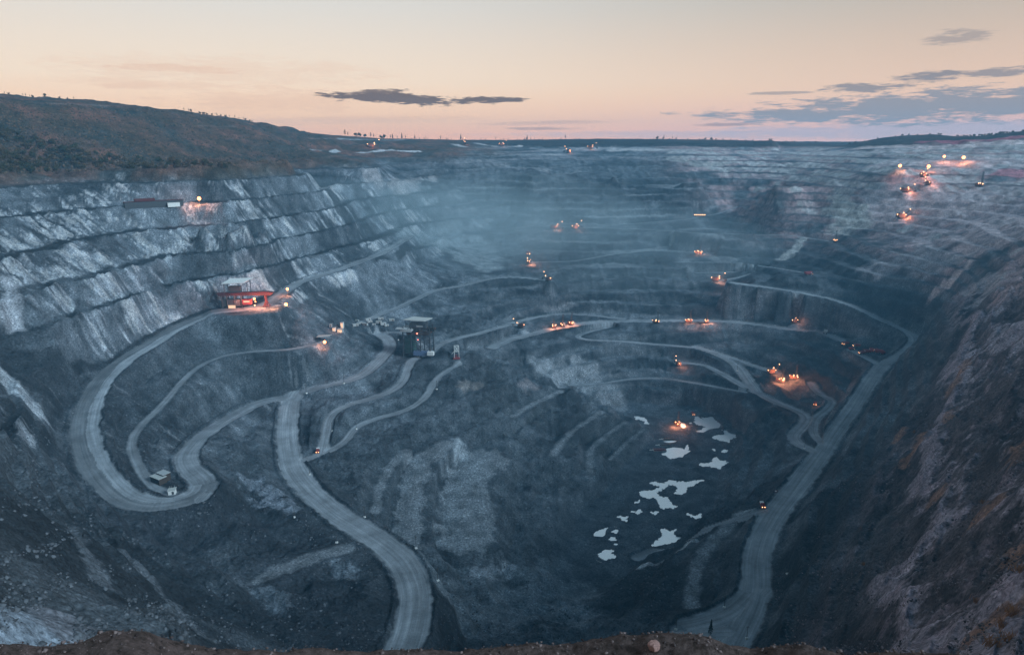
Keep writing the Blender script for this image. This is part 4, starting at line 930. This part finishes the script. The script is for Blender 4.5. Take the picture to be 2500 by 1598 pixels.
# ---- sheds --------------------------------------------------------------------
def shed(u, v, dims, rz, label, wall, roof='roof', lit=False, name='shed', cat='shed', padr=None, p=None, post=False, tilt=.5, door=True, soft=5):
    p = at(u, v) if p is None else p; pad(p, padr if padr is not None else max(dims[:2]) * .6, soft=soft)
    o = empty(name, label, cat, tuple(p), rz); x, y, z = dims
    if post: [MB().bar((sx_ * x * .46, sy_ * y * .46, 0), (sx_ * x * .46, sy_ * y * .46, z), .18, n=4).build('post', M['steel'], o) for sx_ in (-1, 1) for sy_ in (-1, 1)]
    else: MB().box((0, 0, z / 2), (x, y, z)).build('wall', M[wall], o)
    a, b = x / 2 + .5, y / 2 + .5
    MB().prism([(-a, z), (a, z + tilt), (a, z + tilt + .3), (-a, z + .3)], -b, b).build('roof', M[roof], o)
    if door and not post: MB().box((x * .15, -y / 2 - .04, z * .4), (x * .3, .06, z * .7)).build('door', M['litw'] if lit else M['steel'], o)
    return o
p_ = at(377, 506); [pad((p_[0] + k * .79, p_[1] + k * .62, p_[2]), 8, soft=9) for k in (-26, -13, 0, 13, 26)]
o = shed(377, 506, (76, 11, 9), R(38), 'long dark red shed on the bench of the left wall', 'steel', 'dred', padr=6, soft=8, p=p_, tilt=.2, name='long_shed')
MB().box((-12, -2, 11.5), (26, 8, 3.5)).build('roof_ridge', M['dred'], o); MB().box((24, -9, 3), (16, 4, 6)).build('office_cabin', M['white'], o)
o = shed(388, 1176, (13, 6.5, 5), R(-32), 'dark hut with two offset dusty roofs inside the hairpin bend', 'wood', 'roof', padr=8, name='hut')
MB().prism([(-6, 6.2), (5, 6.6), (5, 6.9), (-6, 6.5)], 1.5, 8.6).build('upper_roof', M['grey'], o); MB().box((-.5, 5, 3.1), (10, 6.5, 6.2)).build('annex', M['wood'], o)
for u, v, dims, wl_, lit, lab in ((816, 808, (4, 4, 5), 'white', True, 'narrow lit cabin, left one of the cabins above the canopy'), (831, 811, (8, 5, 5), 'grey', True, 'wide lit cabin in the middle of the cabin cluster'),
                                  (836, 800, (4, 4, 8), 'white', True, 'tall thin lit cabin behind the wide one'), (808, 798, (3, 3, 4), 'grey', False, 'tiny unlit grey hut at the back of the cabin cluster')):
    o = shed(u, v, dims, R(-5), lab, wl_, 'grey', lit, 'cabin', 'cabin', 4)
    if lit: MB().box((0, -dims[1] / 2 - .1, dims[2] * .55), (dims[0] * .8, .1, dims[2] * .6)).build('lit_wall', M['litw'], o); glow((o.location[0] - 1, o.location[1] - 7, o.location[2] + 5), 2500)
shed(792, 830, (18, 8, 5), R(-6), 'open canopy with pale tilted roof above the lone floodlight', 'white', 'roof', post=True, name='canopy', cat='canopy', padr=11, tilt=2.0)
sp_ = [(868, 796), (880, 790), (892, 794), (903, 787), (913, 793), (925, 789), (936, 793), (944, 796), (872, 784), (957, 783), (899, 782), (930, 780)]
DESC = ['pale container at the left end of the stores yard', 'second pale container of the stores yard', 'third pale container, set lower in the yard', 'fourth pale container, turned sideways', 'fifth container beside the yard track',
        'sixth container near the crusher road', 'container next to last in the yard row', 'container at the right end of the yard row', 'small crate at the back left of the yard', 'pale slab store nearest the crusher tower', 'crate at the back middle of the yard', 'crate at the back right of the yard']
def mk_cont():
    o = empty('container', '', 'container'); MB().box((0, 0, 1.7), (8, 3, 3.0)).build('body', M['grey'], o); MB().box((0, 0, 3.35), (8.3, 3.2, .25)).build('roof', M['roof'], o); MB().box((1.5, -1.53, 1.4), (1.4, .06, 2.3)).build('door', M['rust'], o); return o
for i, (u, v) in enumerate(sp_): place('cont', mk_cont, u, v, R(random.uniform(-25, 35)), DESC[i], 'containers of the stores yard left of the crusher', 5, random.uniform(.7, 1.2))
o = shed(421, 1204, (5.5, 4, 3.6), R(15), 'small white service cabin with aerials at the inner hairpin', 'white', 'roof', name='service_cabin', cat='cabin', padr=5)
[MB().bar((x, 1, 3), (x + .4, 1, 6.5), .08, n=4).build('aerial', M['white'], o) for x in (-2, -.8, 1.8)]
# pumping pontoon with rows of pale floats on the pit floor
for j, (u, v, lab) in enumerate(((1624, 1086, 'rack of short pale pipes on the pit floor above the round puddle'), (1632, 1072, 'upper rack of dark pipes on the pit floor'), (1610, 1098, 'long low red pipe stack left of the racks'))):
    p = at(u, v); pad(p, 9, soft=4); o = empty('pipe_rack', lab, 'pipe rack', tuple(p), R(3), 'pipe racks on the pit floor')
    m = MB(); [m.bar((x, -4, .8), (x, 4, .8), .35) for x in np.arange(-8, 9, 1.6)]; m.build('pipe', M['steel'] if j != 2 else M['red'], o)
    m = MB(); [m.box((x, y, .3), (18, .5, .5)) for x in (0,) for y in (-3, 3)]; m.build('rail', M['white'], o)
    MB().box((-11, -1, .9), (6, 1.2, .8)).build('end_beam', M['white'], o)

# ---- machines at work ---------------------------------------------------------
GD = 'drill rigs'; GS = 'mining shovels and excavators'; GT = 'haul trucks'
drills = [(1353, 800, 'drill rig at the left end of the three on the middle bench', 2500), (1373, 797, 'drill rig in the middle of the three on the bench', 1500), (1393, 793, 'drill rig at the right of the three on the bench', 2500),
          (1601, 789, 'unlit drill rig standing alone on the middle bench road', 0), (1681, 787, 'lit drill rig left of another on the bench, right of centre', 2500), (1725, 788, 'lit drill rig with a broad glow, rightmost on the middle bench', 3500),
          (1653, 1038, 'lit drill rig on the pit floor left of the largest puddle', 5000), (1904, 932, 'lit drill rig beside another on the rubble bench, left one', 6500), (1937, 925, 'lit drill rig on the rubble bench, right of its pair', 6500),
          (1704, 621, 'drill rig high on the far wall, alone on its bench', 2500)]
for i, (u, v, lab, wt) in enumerate(drills):
    o = place('drill', mk_drill, u, v, R(-100 + 25 * (i % 5)), lab, GD, 9, 1.15 if v > 700 else 1.5); l = o.location
    if wt:
        glow((l[0] - 5, l[1] - 8, l[2] + 5), wt * 7); glow((l[0] + 7, l[1] - 5, l[2] + 5), wt * 7)
shovels = [(1354, 560, 'shovel in a wide glow on the far left bench', 5000, 1.5), (1405, 560, 'shovel with raised boom right of another on the far bench', 3000, 1.5), (1290, 644, 'shovel at the foot of a lit face on the hazy far wall', 9000, 1.4),
           (1346, 687, 'unlit reddish excavator in the hazy middle of the wall', 0, 1.2), (1748, 687, 'shovel loading with a glow thrown to its right', 5000, 1.3), (1655, 892, 'shovel with two stacked lamps on the inner bench', 3000, 1.0),
           (1884, 912, 'shovel throwing a long glow at the end of the haul road', 5500, 1.1), (1940, 788, 'shovel with lifted boom on the right middle bench', 1500, 1.0), (2200, 534, 'shovel lying low on the pale right slope', 4000, 1.5),
           (2209, 470, 'cluster of lamps on a shovel below the long right bench', 4000, 1.35), (2253, 433, 'shovel under the big floodlight, far right', 6000, 1.35), (2264, 453, 'shovel on the bench edge at the foot of the pink scree', 2500, 1.3),
           (1387, 373, 'shovel on the horizon bench in the centre', 3000, 1.6), (1442, 364, 'pair of lamps of an excavator on the horizon, right of the centre', 1500, 1.6), (1135, 353, 'lit shovel on the pale cut of the far rim', 4000, 1.6),
           (908, 361, 'single lit excavator on the far left rim bench', 1500, 1.8), (1225, 357, 'small lit excavator on the long pale rim wall', 800, 1.5)]
for i, (u, v, lab, wt, scl) in enumerate(shovels):
    o = place('shovel', mk_shovel, u, v, R((-20, 35, 80, 120, -10, 95, 20, 30, 10)[i % 9]), lab, GS, 9, scl, p=hit(1338, 686, -257.5) if (u, v) == (1346, 687) else None); l = o.location
    if wt: glow((l[0] + 6, l[1] - 9, l[2] + 6), wt * 9)
for i, (u, v, lab, rz, scl, wt) in enumerate(((2015, 814, 'haul truck with pale dump body at the end of the bench road', 60, 1.1, 0), (2064, 842, 'red haul truck, upper left of the parked red row', 200, 1.0, 0), (2091, 847, 'red haul truck behind the parked row, lamp lit', 170, 1.0, 0),
        (2078, 854, 'red haul truck between the upper pair and the row', 20, .8, 0), (2104, 864, 'red haul truck at the left end of the parked row', 185, .9, 0), (2116, 862, 'second red haul truck in the parked row', 175, 1.1, 0), (2130, 860, 'third red haul truck in the parked row', 95, 1.1, 0),
        (2141, 862, 'fourth red haul truck in the parked row', 85, 1.1, 0), (2152, 864, 'red haul truck at the right end of the parked row', 90, 1.1, 0), (1990, 988, 'haul truck facing out with one bright lamp below the rubble bench', -120, .8, 400),
        (1692, 1012, 'small haul truck on the pit floor above the largest puddle', -90, .7, 0), (1973, 672, 'haul truck glowing pink where the far road bends', 10, 1.3, 0), (1290, 622, 'truck with bright lamps on the bench above the lit face', -90, 1.5, 2500))):
    col = 'grey' if i in (0,) else 'red'
    o = place('truck_' + col, mk_truck(col), u, v, R(rz), lab, GT, 6, scl); l = o.location
    if wt: glow((l[0], l[1] - 7, l[2] + 3), wt * 6)
o = place('shovel', mk_shovel, 1270, 800, R(150), 'pale idle excavator at the fork of the two bench roads', GS, 9, 1.1)
o = place('drill', mk_drill, 2039, 592, R(60), 'dark red drill rig on the spur of the right wall', GD, 7, 1.2); o = place('drill', mk_drill, 2390, 456, R(-60), 'far drill rig on the long right bench, small and red', GD, 7, 1.5)
place('pick', mk_pickup, 776, 1103, R(-80), 'red service truck at the roadside by the small junction', 'service vehicles', 4, 1.6)
place('pick', mk_pickup, 1861, 1236, R(-95), 'red car on the haul road at the top of the ramp', 'service vehicles', 0, 1.7)
place('pick', mk_pickup, 1895, 1200, R(40), 'tiny red vehicle half hidden at the edge of the haul road', 'service vehicles', 0, .7)
# lit coach
p = at(1708, 527); pad(p, 14); o = empty('railcar', 'long railcar showing a row of six lit windows on the far wall', 'railcar', tuple(p), R(-4))
MB().box((0, 0, 2.6), (30, 3.4, 3.4)).build('body', M['dred'], o); MB().box((0, 0, .6), (28, 2.4, 1)).build('bogie', M['black'], o); MB().box((0, 0, 4.5), (30.5, 3.7, .4)).build('roof', M['grey'], o)
for k in range(6): MB().box((-12.5 + 5 * k, -1.75, 3.0), (2.2, .12, 1.5)).build('window', M['lampw'], o)

# ---- utility poles --------------------------------------------------------------
poles = [(822, 1324, 'pole with a white base at the inner road edge, lower left'), (1016, 1338, 'pole with a white base between the haul road and the grey strip'), (1069, 1417, 'short pole with a white base beside the lowest road bend'),
         (870, 1047, 'pole on the bend of the lower side track'), (811, 1052, 'small pole between the two side tracks'), (756, 1158, 'pole with a white foot right of the haul road'), (719, 1262, 'thin pole above the dark cliff'), (890, 1262, 'pole on the slope above the haul road'),
         (1650, 1536, 'pole with a white base at the lower right turning area'), (1823, 1558, 'pole on the near edge of the right haul road'), (1922, 1400, 'pole on the slope right of the right haul road'), (1964, 1094, 'pole at the outer edge of the right junction'),
         (748, 960, 'pole at the top junction of the left haul road'), (840, 936, 'pole on the road climbing to the crusher'), (973, 830, 'pale pole on the crusher platform'), (1022, 872, 'pole at the foot of the crusher tower'), (1066, 950, 'pole beside the faint track below the crusher'),
         (1768, 1482, 'pole with a white base on the small loop track'), (1800, 905, 'pole on the rubble bench road')]
for i, (u, v, lab) in enumerate(poles): place('pole', mk_pole, u, v, R(20 * i), lab, 'utility poles along the mine roads', 0, 1.0 if v > 1000 else 1.15)
# ------------------------------------------------------------------ trees and bushes
MLEAF, t = newmat('leaves'); g = G(t)
oi = g.n('ShaderNodeObjectInfo'); geo = g.n('ShaderNodeNewGeometry')
rp = g.n('ShaderNodeValToRGB'); e = rp.color_ramp.elements; e[0].color = (0.045, 0.046, 0.022, 1); e[1].color = (0.10, 0.062, 0.035, 1); g.l(oi.outputs['Random'], rp.inputs[0])
k = g.m('ADD', g.m('MULTIPLY', geo.outputs['Random Per Island'], 1.3), 0.4); cc = g.n('ShaderNodeCombineColor'); [g.l(k, cc.inputs[i]) for i in range(3)]
g.out(g.mix(1.0, rp.outputs[0], cc.outputs[0], 'MULTIPLY'), 0.8, None, 0.1)
MDARK = flatmat('dark_needles', (0.020, 0.026, 0.016), 0.9)
def leafclump(n, shape, size, seed):
    rs = np.random.RandomState(seed); v = []; f = []
    for i in range(n):
        p = shape(rs); q = rs.randn(3); q /= np.linalg.norm(q); a = np.cross(q, rs.randn(3)); a /= np.linalg.norm(a); b = np.cross(q, a); s_ = size * rs.uniform(.5, 1.3)
        k = len(v); v += [tuple(p + a * s_), tuple(p + b * s_), tuple(p - a * s_), tuple(p - b * s_)]; f.append((k, k + 1, k + 2, k + 3))
    return v, f
def round_shape(rs):
    lobes = LOB; c = lobes[rs.randint(len(lobes))]; d = rs.randn(3); d /= np.linalg.norm(d)
    return np.array(c[:3]) + d * c[3] * rs.uniform(.75, 1.05)
def mk_tree(kind, seed):
    global LOB
    o = empty('tree', '', 'tree'); rs = np.random.RandomState(seed)
    if kind == 'round':
        LOB = [(rs.uniform(-3, 3), rs.uniform(-3, 3), rs.uniform(3.5, 8), rs.uniform(1.6, 2.9)) for _ in range(7)]
        v, f = leafclump(420, round_shape, .75, seed); MB().add(v, f).build('crown', MLEAF, o)
        m = MB().bar((0, 0, -2), (0, 0, 5), .35, .2, 6)
        for k in range(4): a = k * 1.6 + rs.rand(); m.bar((0, 0, 2.5 + k * .6), (2 * math.cos(a), 2 * math.sin(a), 5.5 + k * .5), .14, .06, 5)
        m.build('trunk', M['wood'], o)
    elif kind == 'conifer':
        def sh(rs):
            z = rs.rand() ** .8; r_ = (1 - z) * 2.6 * (0.55 + .45 * ((z * 9) % 1)) + .15; a = rs.rand() * 6.28; return np.array((r_ * math.cos(a) * rs.uniform(.5, 1), r_ * math.sin(a) * rs.uniform(.5, 1), 1.5 + z * 12.5))
        v, f = leafclump(420, sh, .5, seed); MB().add(v, f).build('crown', MDARK, o); MB().bar((0, 0, -1), (0, 0, 13.5), .28, .05, 6).build('trunk', M['wood'], o)
    else:
        def sh(rs):
            z = rs.rand(); a = rs.rand() * 6.28; r_ = 2.2 * math.sin(math.pi * min(1, z * .9 + .12)) * rs.rand() ** .5; return np.array((r_ * math.cos(a), r_ * math.sin(a), 4 + z * 9))
        v, f = leafclump(170, sh, .42, seed); MB().add(v, f).build('crown', MDARK, o)
        m = MB().bar((0, 0, -1), (0, 0, 12), .22, .06, 5)
        for k in range(7): a = k * 2.4; m.bar((0, 0, 4 + k), (1.8 * math.cos(a), 1.8 * math.sin(a), 6 + k * 1.05), .08, .03, 4)
        m.build('trunk', M['wood'], o)
    return o
TP = {}
def tree(kind, p, scale, label, group):
    key = (kind, random.randrange(3))
    if key not in TP:
        o = mk_tree(kind, 40 + len(TP)); TP[key] = o; register(o)
    else: o = copy_tree(TP[key])
    o.location = tuple(p); o.rotation_euler = (0, 0, random.uniform(0, 6.28)); o.scale = (scale * random.uniform(.85, 1.2), scale * random.uniform(.85, 1.2), scale)
    o['label'] = label; o['group'] = group; return o
n = 0
while n < 200:
    u = random.uniform(0, 560); v = random.uniform(310, 425)
    lim = np.interp(u, [0, 60, 150, 300, 560], [300, 335, 355, 388, 402])
    if v < lim or v > np.interp(u, [0, 300, 560], [425, 412, 412]): continue
    p = at(u, v, 700)
    tree('round', p - np.array((0, 0, .8)), random.uniform(.55, 1.15), 'scrubby green-brown tree in the thicket on the left hillside', 'trees of the thicket on the left hillside'); n += 1
def ridge_point(u, d0=1200, d1=2600):
    """world point of the skyline in the column of photo pixel u"""
    d = ray(u, 345); az_ = math.degrees(math.atan2(d[0], d[1])); j = int(np.clip(np.searchsorted(aa, az_), 0, NA - 1))
    m_ = (rr > d0) & (rr < d1); q = np.where(m_, H[:, j] / rr, -9); i = int(q.argmax()); return np.array([GX[i, j], GY[i, j], H[i, j]])
for k in range(38): u = random.choice([random.uniform(430, 620), random.uniform(500, 620), random.uniform(0, 200)]); tree(random.choice(['round', 'thin']), ridge_point(u, 900, 2600) - np.array((0, 0, 1)), random.uniform(.35, .75), 'small tree along the crest of the left hill', 'trees along the crest of the left hill')
for u, s_, kd in [(843, 1.2, 'thin'), (848, .8, 'thin'), (868, .9, 'round'), (905, 1.0, 'thin'), (912, .8, 'thin'), (878, 1.1, 'round'), (892, .9, 'round'), (930, .9, 'round'), (936, 1.0, 'round'), (953, .8, 'thin'), (957, .9, 'conifer'), (970, .6, 'thin'),
               (980, 1.1, 'conifer'), (990, .7, 'thin'), (1011, .8, 'conifer'), (1040, .6, 'thin'), (1075, .8, 'thin'), (1124, 1.1, 'conifer'), (1208, .7, 'thin'), (1286, .9, 'conifer'), (1295, .5, 'conifer'), (1378, .9, 'thin'),
               (1602, .8, 'round'), (1619, .8, 'conifer'), (1640, .6, 'thin'), (1650, .5, 'round'), (1720, .6, 'round'), (1735, .7, 'round'), (1878, .5, 'round')]:
    tree(kd, ridge_point(u, 2100, 3400) - np.array((0, 0, 1)), s_ * 1.5, 'tall dark tree silhouetted alone on the far horizon', 'single trees on the far horizon')
for k in range(130):
    u = random.choice([random.uniform(1000, 1420), random.uniform(2330, 2500), random.uniform(1600, 2300)]); kd = 'conifer' if u < 1420 else 'round'
    tree(kd, ridge_point(u, 2100, 3400) - np.array((0, 0, 1)), random.uniform(.35, .7), 'small dark tree in the woods on the far horizon', 'trees of the woods on the far horizon')
o = tree('conifer', at(1734, 1548), .95, 'lone rusty young conifer at the lower right turning area', 'roadside conifer'); del o['group']
# ------------------------------------------------------------------ ground cover, loose rock
def blobmesh(name, pts, sizes, mat, seed, flat=0.7, kind='stuff'):
    rs = np.random.RandomState(seed)
    base_v = np.array([(1, 0, 0), (0, 1, 0), (-1, 0, 0), (0, -1, 0), (0, 0, 1), (0, 0, -1), (.6, .6, .6), (-.6, .5, .5)], float)
    base_f = np.array([(0, 6, 4), (6, 1, 4), (1, 7, 4), (7, 2, 4), (2, 3, 4), (3, 0, 4), (0, 1, 6), (1, 2, 7), (1, 0, 5), (2, 1, 5), (3, 2, 5), (0, 3, 5)])
    n = len(pts); nv = len(base_v)
    V = base_v[None] * (1 + rs.uniform(-.35, .35, (n, nv, 3))) * np.array((1, .8, flat))[None, None]
    a = rs.uniform(0, 6.28, n); ca2, sa2 = np.cos(a)[:, None], np.sin(a)[:, None]
    V = np.stack([V[..., 0] * ca2 - V[..., 1] * sa2, V[..., 0] * sa2 + V[..., 1] * ca2, V[..., 2]], 2) * np.array(sizes)[:, None, None] + np.array(pts)[:, None]
    Fc = (base_f[None] + (np.arange(n) * nv)[:, None, None]).reshape(-1, 3).astype(np.int32); V = V.reshape(-1, 3).astype(np.float32)
    me = bpy.data.meshes.new(name); me.vertices.add(len(V)); me.vertices.foreach_set('co', V.ravel()); me.loops.add(Fc.size); me.loops.foreach_set('vertex_index', Fc.ravel())
    me.polygons.add(len(Fc)); me.polygons.foreach_set('loop_start', np.arange(0, Fc.size, 3, dtype=np.int32)); me.polygons.foreach_set('loop_total', np.full(len(Fc), 3, np.int32))
    me.update(calc_edges=True); me.materials.append(mat); o = bpy.data.objects.new(name, me); C.objects.link(o)
    if kind: o['kind'] = kind
    return o
def rockmat(name, c1, c2):
    m, t = newmat(name); g = G(t); geo = g.n('ShaderNodeNewGeometry'); rp = g.n('ShaderNodeValToRGB'); e = rp.color_ramp.elements; e[0].color = (*c1, 1); e[1].color = (*c2, 1)
    g.l(geo.outputs['Random Per Island'], rp.inputs[0]); g.out(rp.outputs[0], .9, None, .15); return m
MSTONE = rockmat('loose_stone', (0.03, 0.032, 0.036), (0.13, 0.135, 0.145)); MSTONE_R = rockmat('loose_stone_brown', (0.035, 0.028, 0.028), (0.26, 0.20, 0.20)); MSCRUB = rockmat('scrub', (0.028, 0.026, 0.018), (0.14, 0.088, 0.058))
def scatter(n, ulo, uhi, vlo, vhi, smin, smax, test=None, rmin=100):
    P_, S_ = [], []
    rs = np.random.RandomState(int(ulo * 7 + vlo)); 
    while len(P_) < n:
        u, v = rs.uniform(ulo, uhi), rs.uniform(vlo, vhi)
        if test and not test(u, v, rs): n -= 0.3; continue
        p = at(u, v, rmin); 
        j = int(np.clip(np.searchsorted(aa, math.degrees(math.atan2(p[0], p[1]))), 0, NA - 1)); i = int(np.clip(np.searchsorted(rr, math.hypot(p[0], p[1])), 0, NR - 1))
        if edge[i, j] < 1 or (H[i, j] < WZ): n -= 0.3; continue
        s_ = smin + (smax - smin) * rs.rand() ** 3; P_.append(p); S_.append(s_)
    return P_, S_
def clump(u, v, rs): return float(fbm(np.array([u / 60.0]), np.array([v / 40.0]), 3, 2)[0]) > -0.02 + 0.1 * rs.rand()
P1, S1 = scatter(5000, 0, 1300, 1000, 1590, .35, 1.5, clump, 100); P2, S2 = scatter(2600, 1150, 1900, 1150, 1560, .35, 1.5, clump, 200)
P3, S3 = scatter(3000, 1700, 2200, 780, 1050, .5, 1.6, clump, 300)
blobmesh('loose_rocks', P1 + P2 + P3, S1 + S2 + S3, MSTONE, 3)
def rslope(u, v, rs): return u > np.interp(v, [640, 850, 1100, 1598], [2480, 2230, 2040, 1810]) and clump(u, v, rs)
P4, S4 = scatter(8000, 1800, 2500, 700, 1598, .25, 1.1, rslope, 100); blobmesh('loose_rocks', P4, S4, MSTONE_R, 4)
def hill(u, v, rs): return v > np.interp(u, [0, 430, 720], [240, 268, 315]) + 3 and v < np.interp(u, [0, 300, 760], [425, 415, 395])
P5, S5 = scatter(8000, 0, 760, 238, 425, .8, 3.4, hill, 600); blobmesh('undergrowth', P5, S5, MSCRUB, 5, .8)
# plants on the right slope
def tuft(u, v, s_):
    rs = np.random.RandomState(int(u + v)); m = MB()
    for k in range(60):
        a = rs.rand() * 6.28; l_ = rs.uniform(.5, 1.2); q = np.array((rs.normal(0, .4), rs.normal(0, .4), 0)); m.bar(q, q + np.array((math.cos(a) * .5, math.sin(a) * .5, l_)), .05, .015, 3)
    o = m.build('shrub', MSHRUB); o.location = tuple(at(u, v, 100)); o.scale = (s_,) * 3; return o
MSHRUB = flatmat('autumn_shrub', (0.30, 0.13, 0.05), .9, var=.5)
for i, (u, v, s_, lab) in enumerate(((2490, 1395, 2.6, 'orange autumn shrub at the picture edge above the corner thicket'), (2475, 1500, 3.0, 'largest orange shrub of the corner thicket'), (2448, 1530, 2.2, 'orange shrub below the largest one'), (2420, 1575, 2.4, 'low orange shrub nearest the rim in the corner'),
                                     (2400, 1228, 1.8, 'round orange shrub alone on bare scree'), (2385, 1470, 1.8, 'small yellowish shrub left of the corner thicket'), (2110, 1378, 1.8, 'yellow shrub on the rib in the middle of the slope'), (2232, 1055, 2.2, 'green-orange shrub high on the slope'), (2465, 1562, 2.2, 'orange shrub between the two lowest ones'))):
    tag(tuft(u, v, s_), lab, 'shrub', 'autumn shrubs on the right slope')
# ------------------------------------------------------------------ boulders and stones on the near rim
def rim_z(x, y):
    r0 = math.hypot(x, y); a0 = math.degrees(math.atan2(x, y)); return float(FZ[int(np.clip((r0 - 2.0) / .035, 0, FZ.shape[0] - 1)), int(np.clip((a0 + 62) / .09, 0, FZ.shape[1] - 1))])
def rim_pt(u, r0):
    a0 = math.atan2(ray(u, 1570)[0], ray(u, 1570)[1]); x, y = r0 * math.sin(a0), r0 * math.cos(a0); return np.array((x, y, rim_z(x, y)))
MB_PINK, t = newmat('pink_granite'); g = G(t); tc2 = g.n('ShaderNodeTexCoord'); rp = g.n('ShaderNodeValToRGB'); e = rp.color_ramp.elements; e[0].position = .3; e[0].color = (.20, .11, .09, 1); e[1].position = .75; e[1].color = (.75, .42, .36, 1)
g.l(g.noise(tc2.outputs['Object'], 9, 7, .7), rp.inputs[0]); bmp = g.n('ShaderNodeBump'); bmp.inputs['Strength'].default_value = .9; bmp.inputs['Distance'].default_value = .03; g.l(g.noise(tc2.outputs['Object'], 14, 7, .7), bmp.inputs['Height']); g.out(rp.outputs[0], .9, bmp.outputs[0], .2)
def boulder(u, r0, s_, sq, lab, mat, seed, dz=0.0):
    rs = np.random.RandomState(seed); m = MB(); m.ball((0, 0, 0), 1.0, 28, 18, 0, sq); v = np.array(m.v)
    nz = fbm(v[:, 0] * 1.3 + seed, v[:, 1] * 1.3 + v[:, 2] * 1.7, 4, 2, .55) * .7; v = v * (1 + nz[:, None])
    for k in range(9):
        q = rs.randn(3); q /= np.linalg.norm(q); d0 = rs.uniform(.62, .85); ov = np.maximum(v @ q - d0, 0); v = v - ov[:, None] * q[None] * .9
    m.v = [tuple(x) for x in v]; o = m.build('boulder', mat, smooth=False); o.location = tuple(rim_pt(u, r0) + np.array((0, 0, dz))); o.scale = (s_,) * 3; o.rotation_euler = (0, 0, rs.rand() * 6); return tag(o, lab, 'boulder', 'boulders on the near rim')
boulder(1643, 6.3, .27, .8, 'big pink granite boulder on the near rim', MB_PINK, 3, .10)
boulder(1597, 6.9, .085, .7, 'smaller brown boulder on the rim, left of the pink one', MB_PINK, 7, .06); boulder(1632, 6.6, .035, .8, 'fist-sized pale stone just above the pink boulder', MB_PINK, 9, .02)
boulder(1690, 6.0, .07, .6, 'low stone half buried right of the pink boulder', MB_PINK, 11, .0); boulder(1805, 6.5, .045, .7, 'small stone on the rim far right of the pink boulder', MB_PINK, 12, .0)
rs = np.random.RandomState(5); PS, SS = [], []
for k in range(5200):
    u = rs.uniform(-50, 2550); r0 = rs.uniform(5.2, 7.6); PS.append(rim_pt(u, r0) + np.array((0, 0, .003))); SS.append(.006 + .028 * rs.rand() ** 5)
blobmesh('rim_pebbles', PS, SS, rockmat('rim_stone', (0.03, 0.022, 0.022), (0.19, 0.14, 0.13)), 8, .7)
# ------------------------------------------------------------------ ground and roads out of the finished grid
MRD = (ROADM > 0.5)
fm_road = MRD[:-1, :-1] & MRD[1:, :-1] & MRD[:-1, 1:] & MRD[1:, 1:]
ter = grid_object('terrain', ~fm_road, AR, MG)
for k_, nm in enumerate(names):
    fm = fm_road & (RID[:-1, :-1] == k_ + 1)
    if fm.sum() > 3: grid_object('haul_road', fm, AR, MR)
# ------------------------------------------------------------------ haze in the air
def vol_mat(name, dens, col, anis=0.0):
    m, t = newmat(name); g = G(t)
    v = g.n('ShaderNodeVolumePrincipled'); o = g.n('ShaderNodeOutputMaterial')
    v.inputs['Density'].default_value = dens; v.inputs['Color'].default_value = (*col, 1); v.inputs['Anisotropy'].default_value = anis
    g.l(v.outputs[0], o.inputs['Volume']); return m
bm_ = bpy.data.meshes.new('haze')
x0, x1, y0, y1, z0, z1 = -5200, 5200, -300, 4700, -450, 130
vs = [(x, y, z) for x in (x0, x1) for y in (y0, y1) for z in (z0, z1)]
bm_.from_pydata(vs, [], [(0, 1, 3, 2), (4, 6, 7, 5), (0, 4, 5, 1), (2, 3, 7, 6), (0, 2, 6, 4), (1, 5, 7, 3)])
hz = bpy.data.objects.new('haze', bm_); C.objects.link(hz); hz['kind'] = 'stuff'
bm_.materials.append(vol_mat('haze_air', 0.000105, (0.24, 0.66, 1.0)))

# drifting blasting dust over the middle left of the pit
MDUST = vol_mat('dust_air', 0.0006, (0.70, 0.92, 1.0))
for (u, v, D, r) in ((1130, 565, 1180, (200, 150, 70)), (1230, 520, 1400, (300, 200, 85)), (1000, 520, 1500, (340, 220, 75)), (760, 490, 1350, (280, 150, 45)), (1450, 600, 1350, (380, 200, 90))):
    m = MB(); m.ball((0, 0, 0), 1.0, 32, 20); o = m.build('dust_cloud', MDUST, smooth=True); o.location = tuple(hitD(u, v, D)); o.scale = r; o['kind'] = 'stuff'
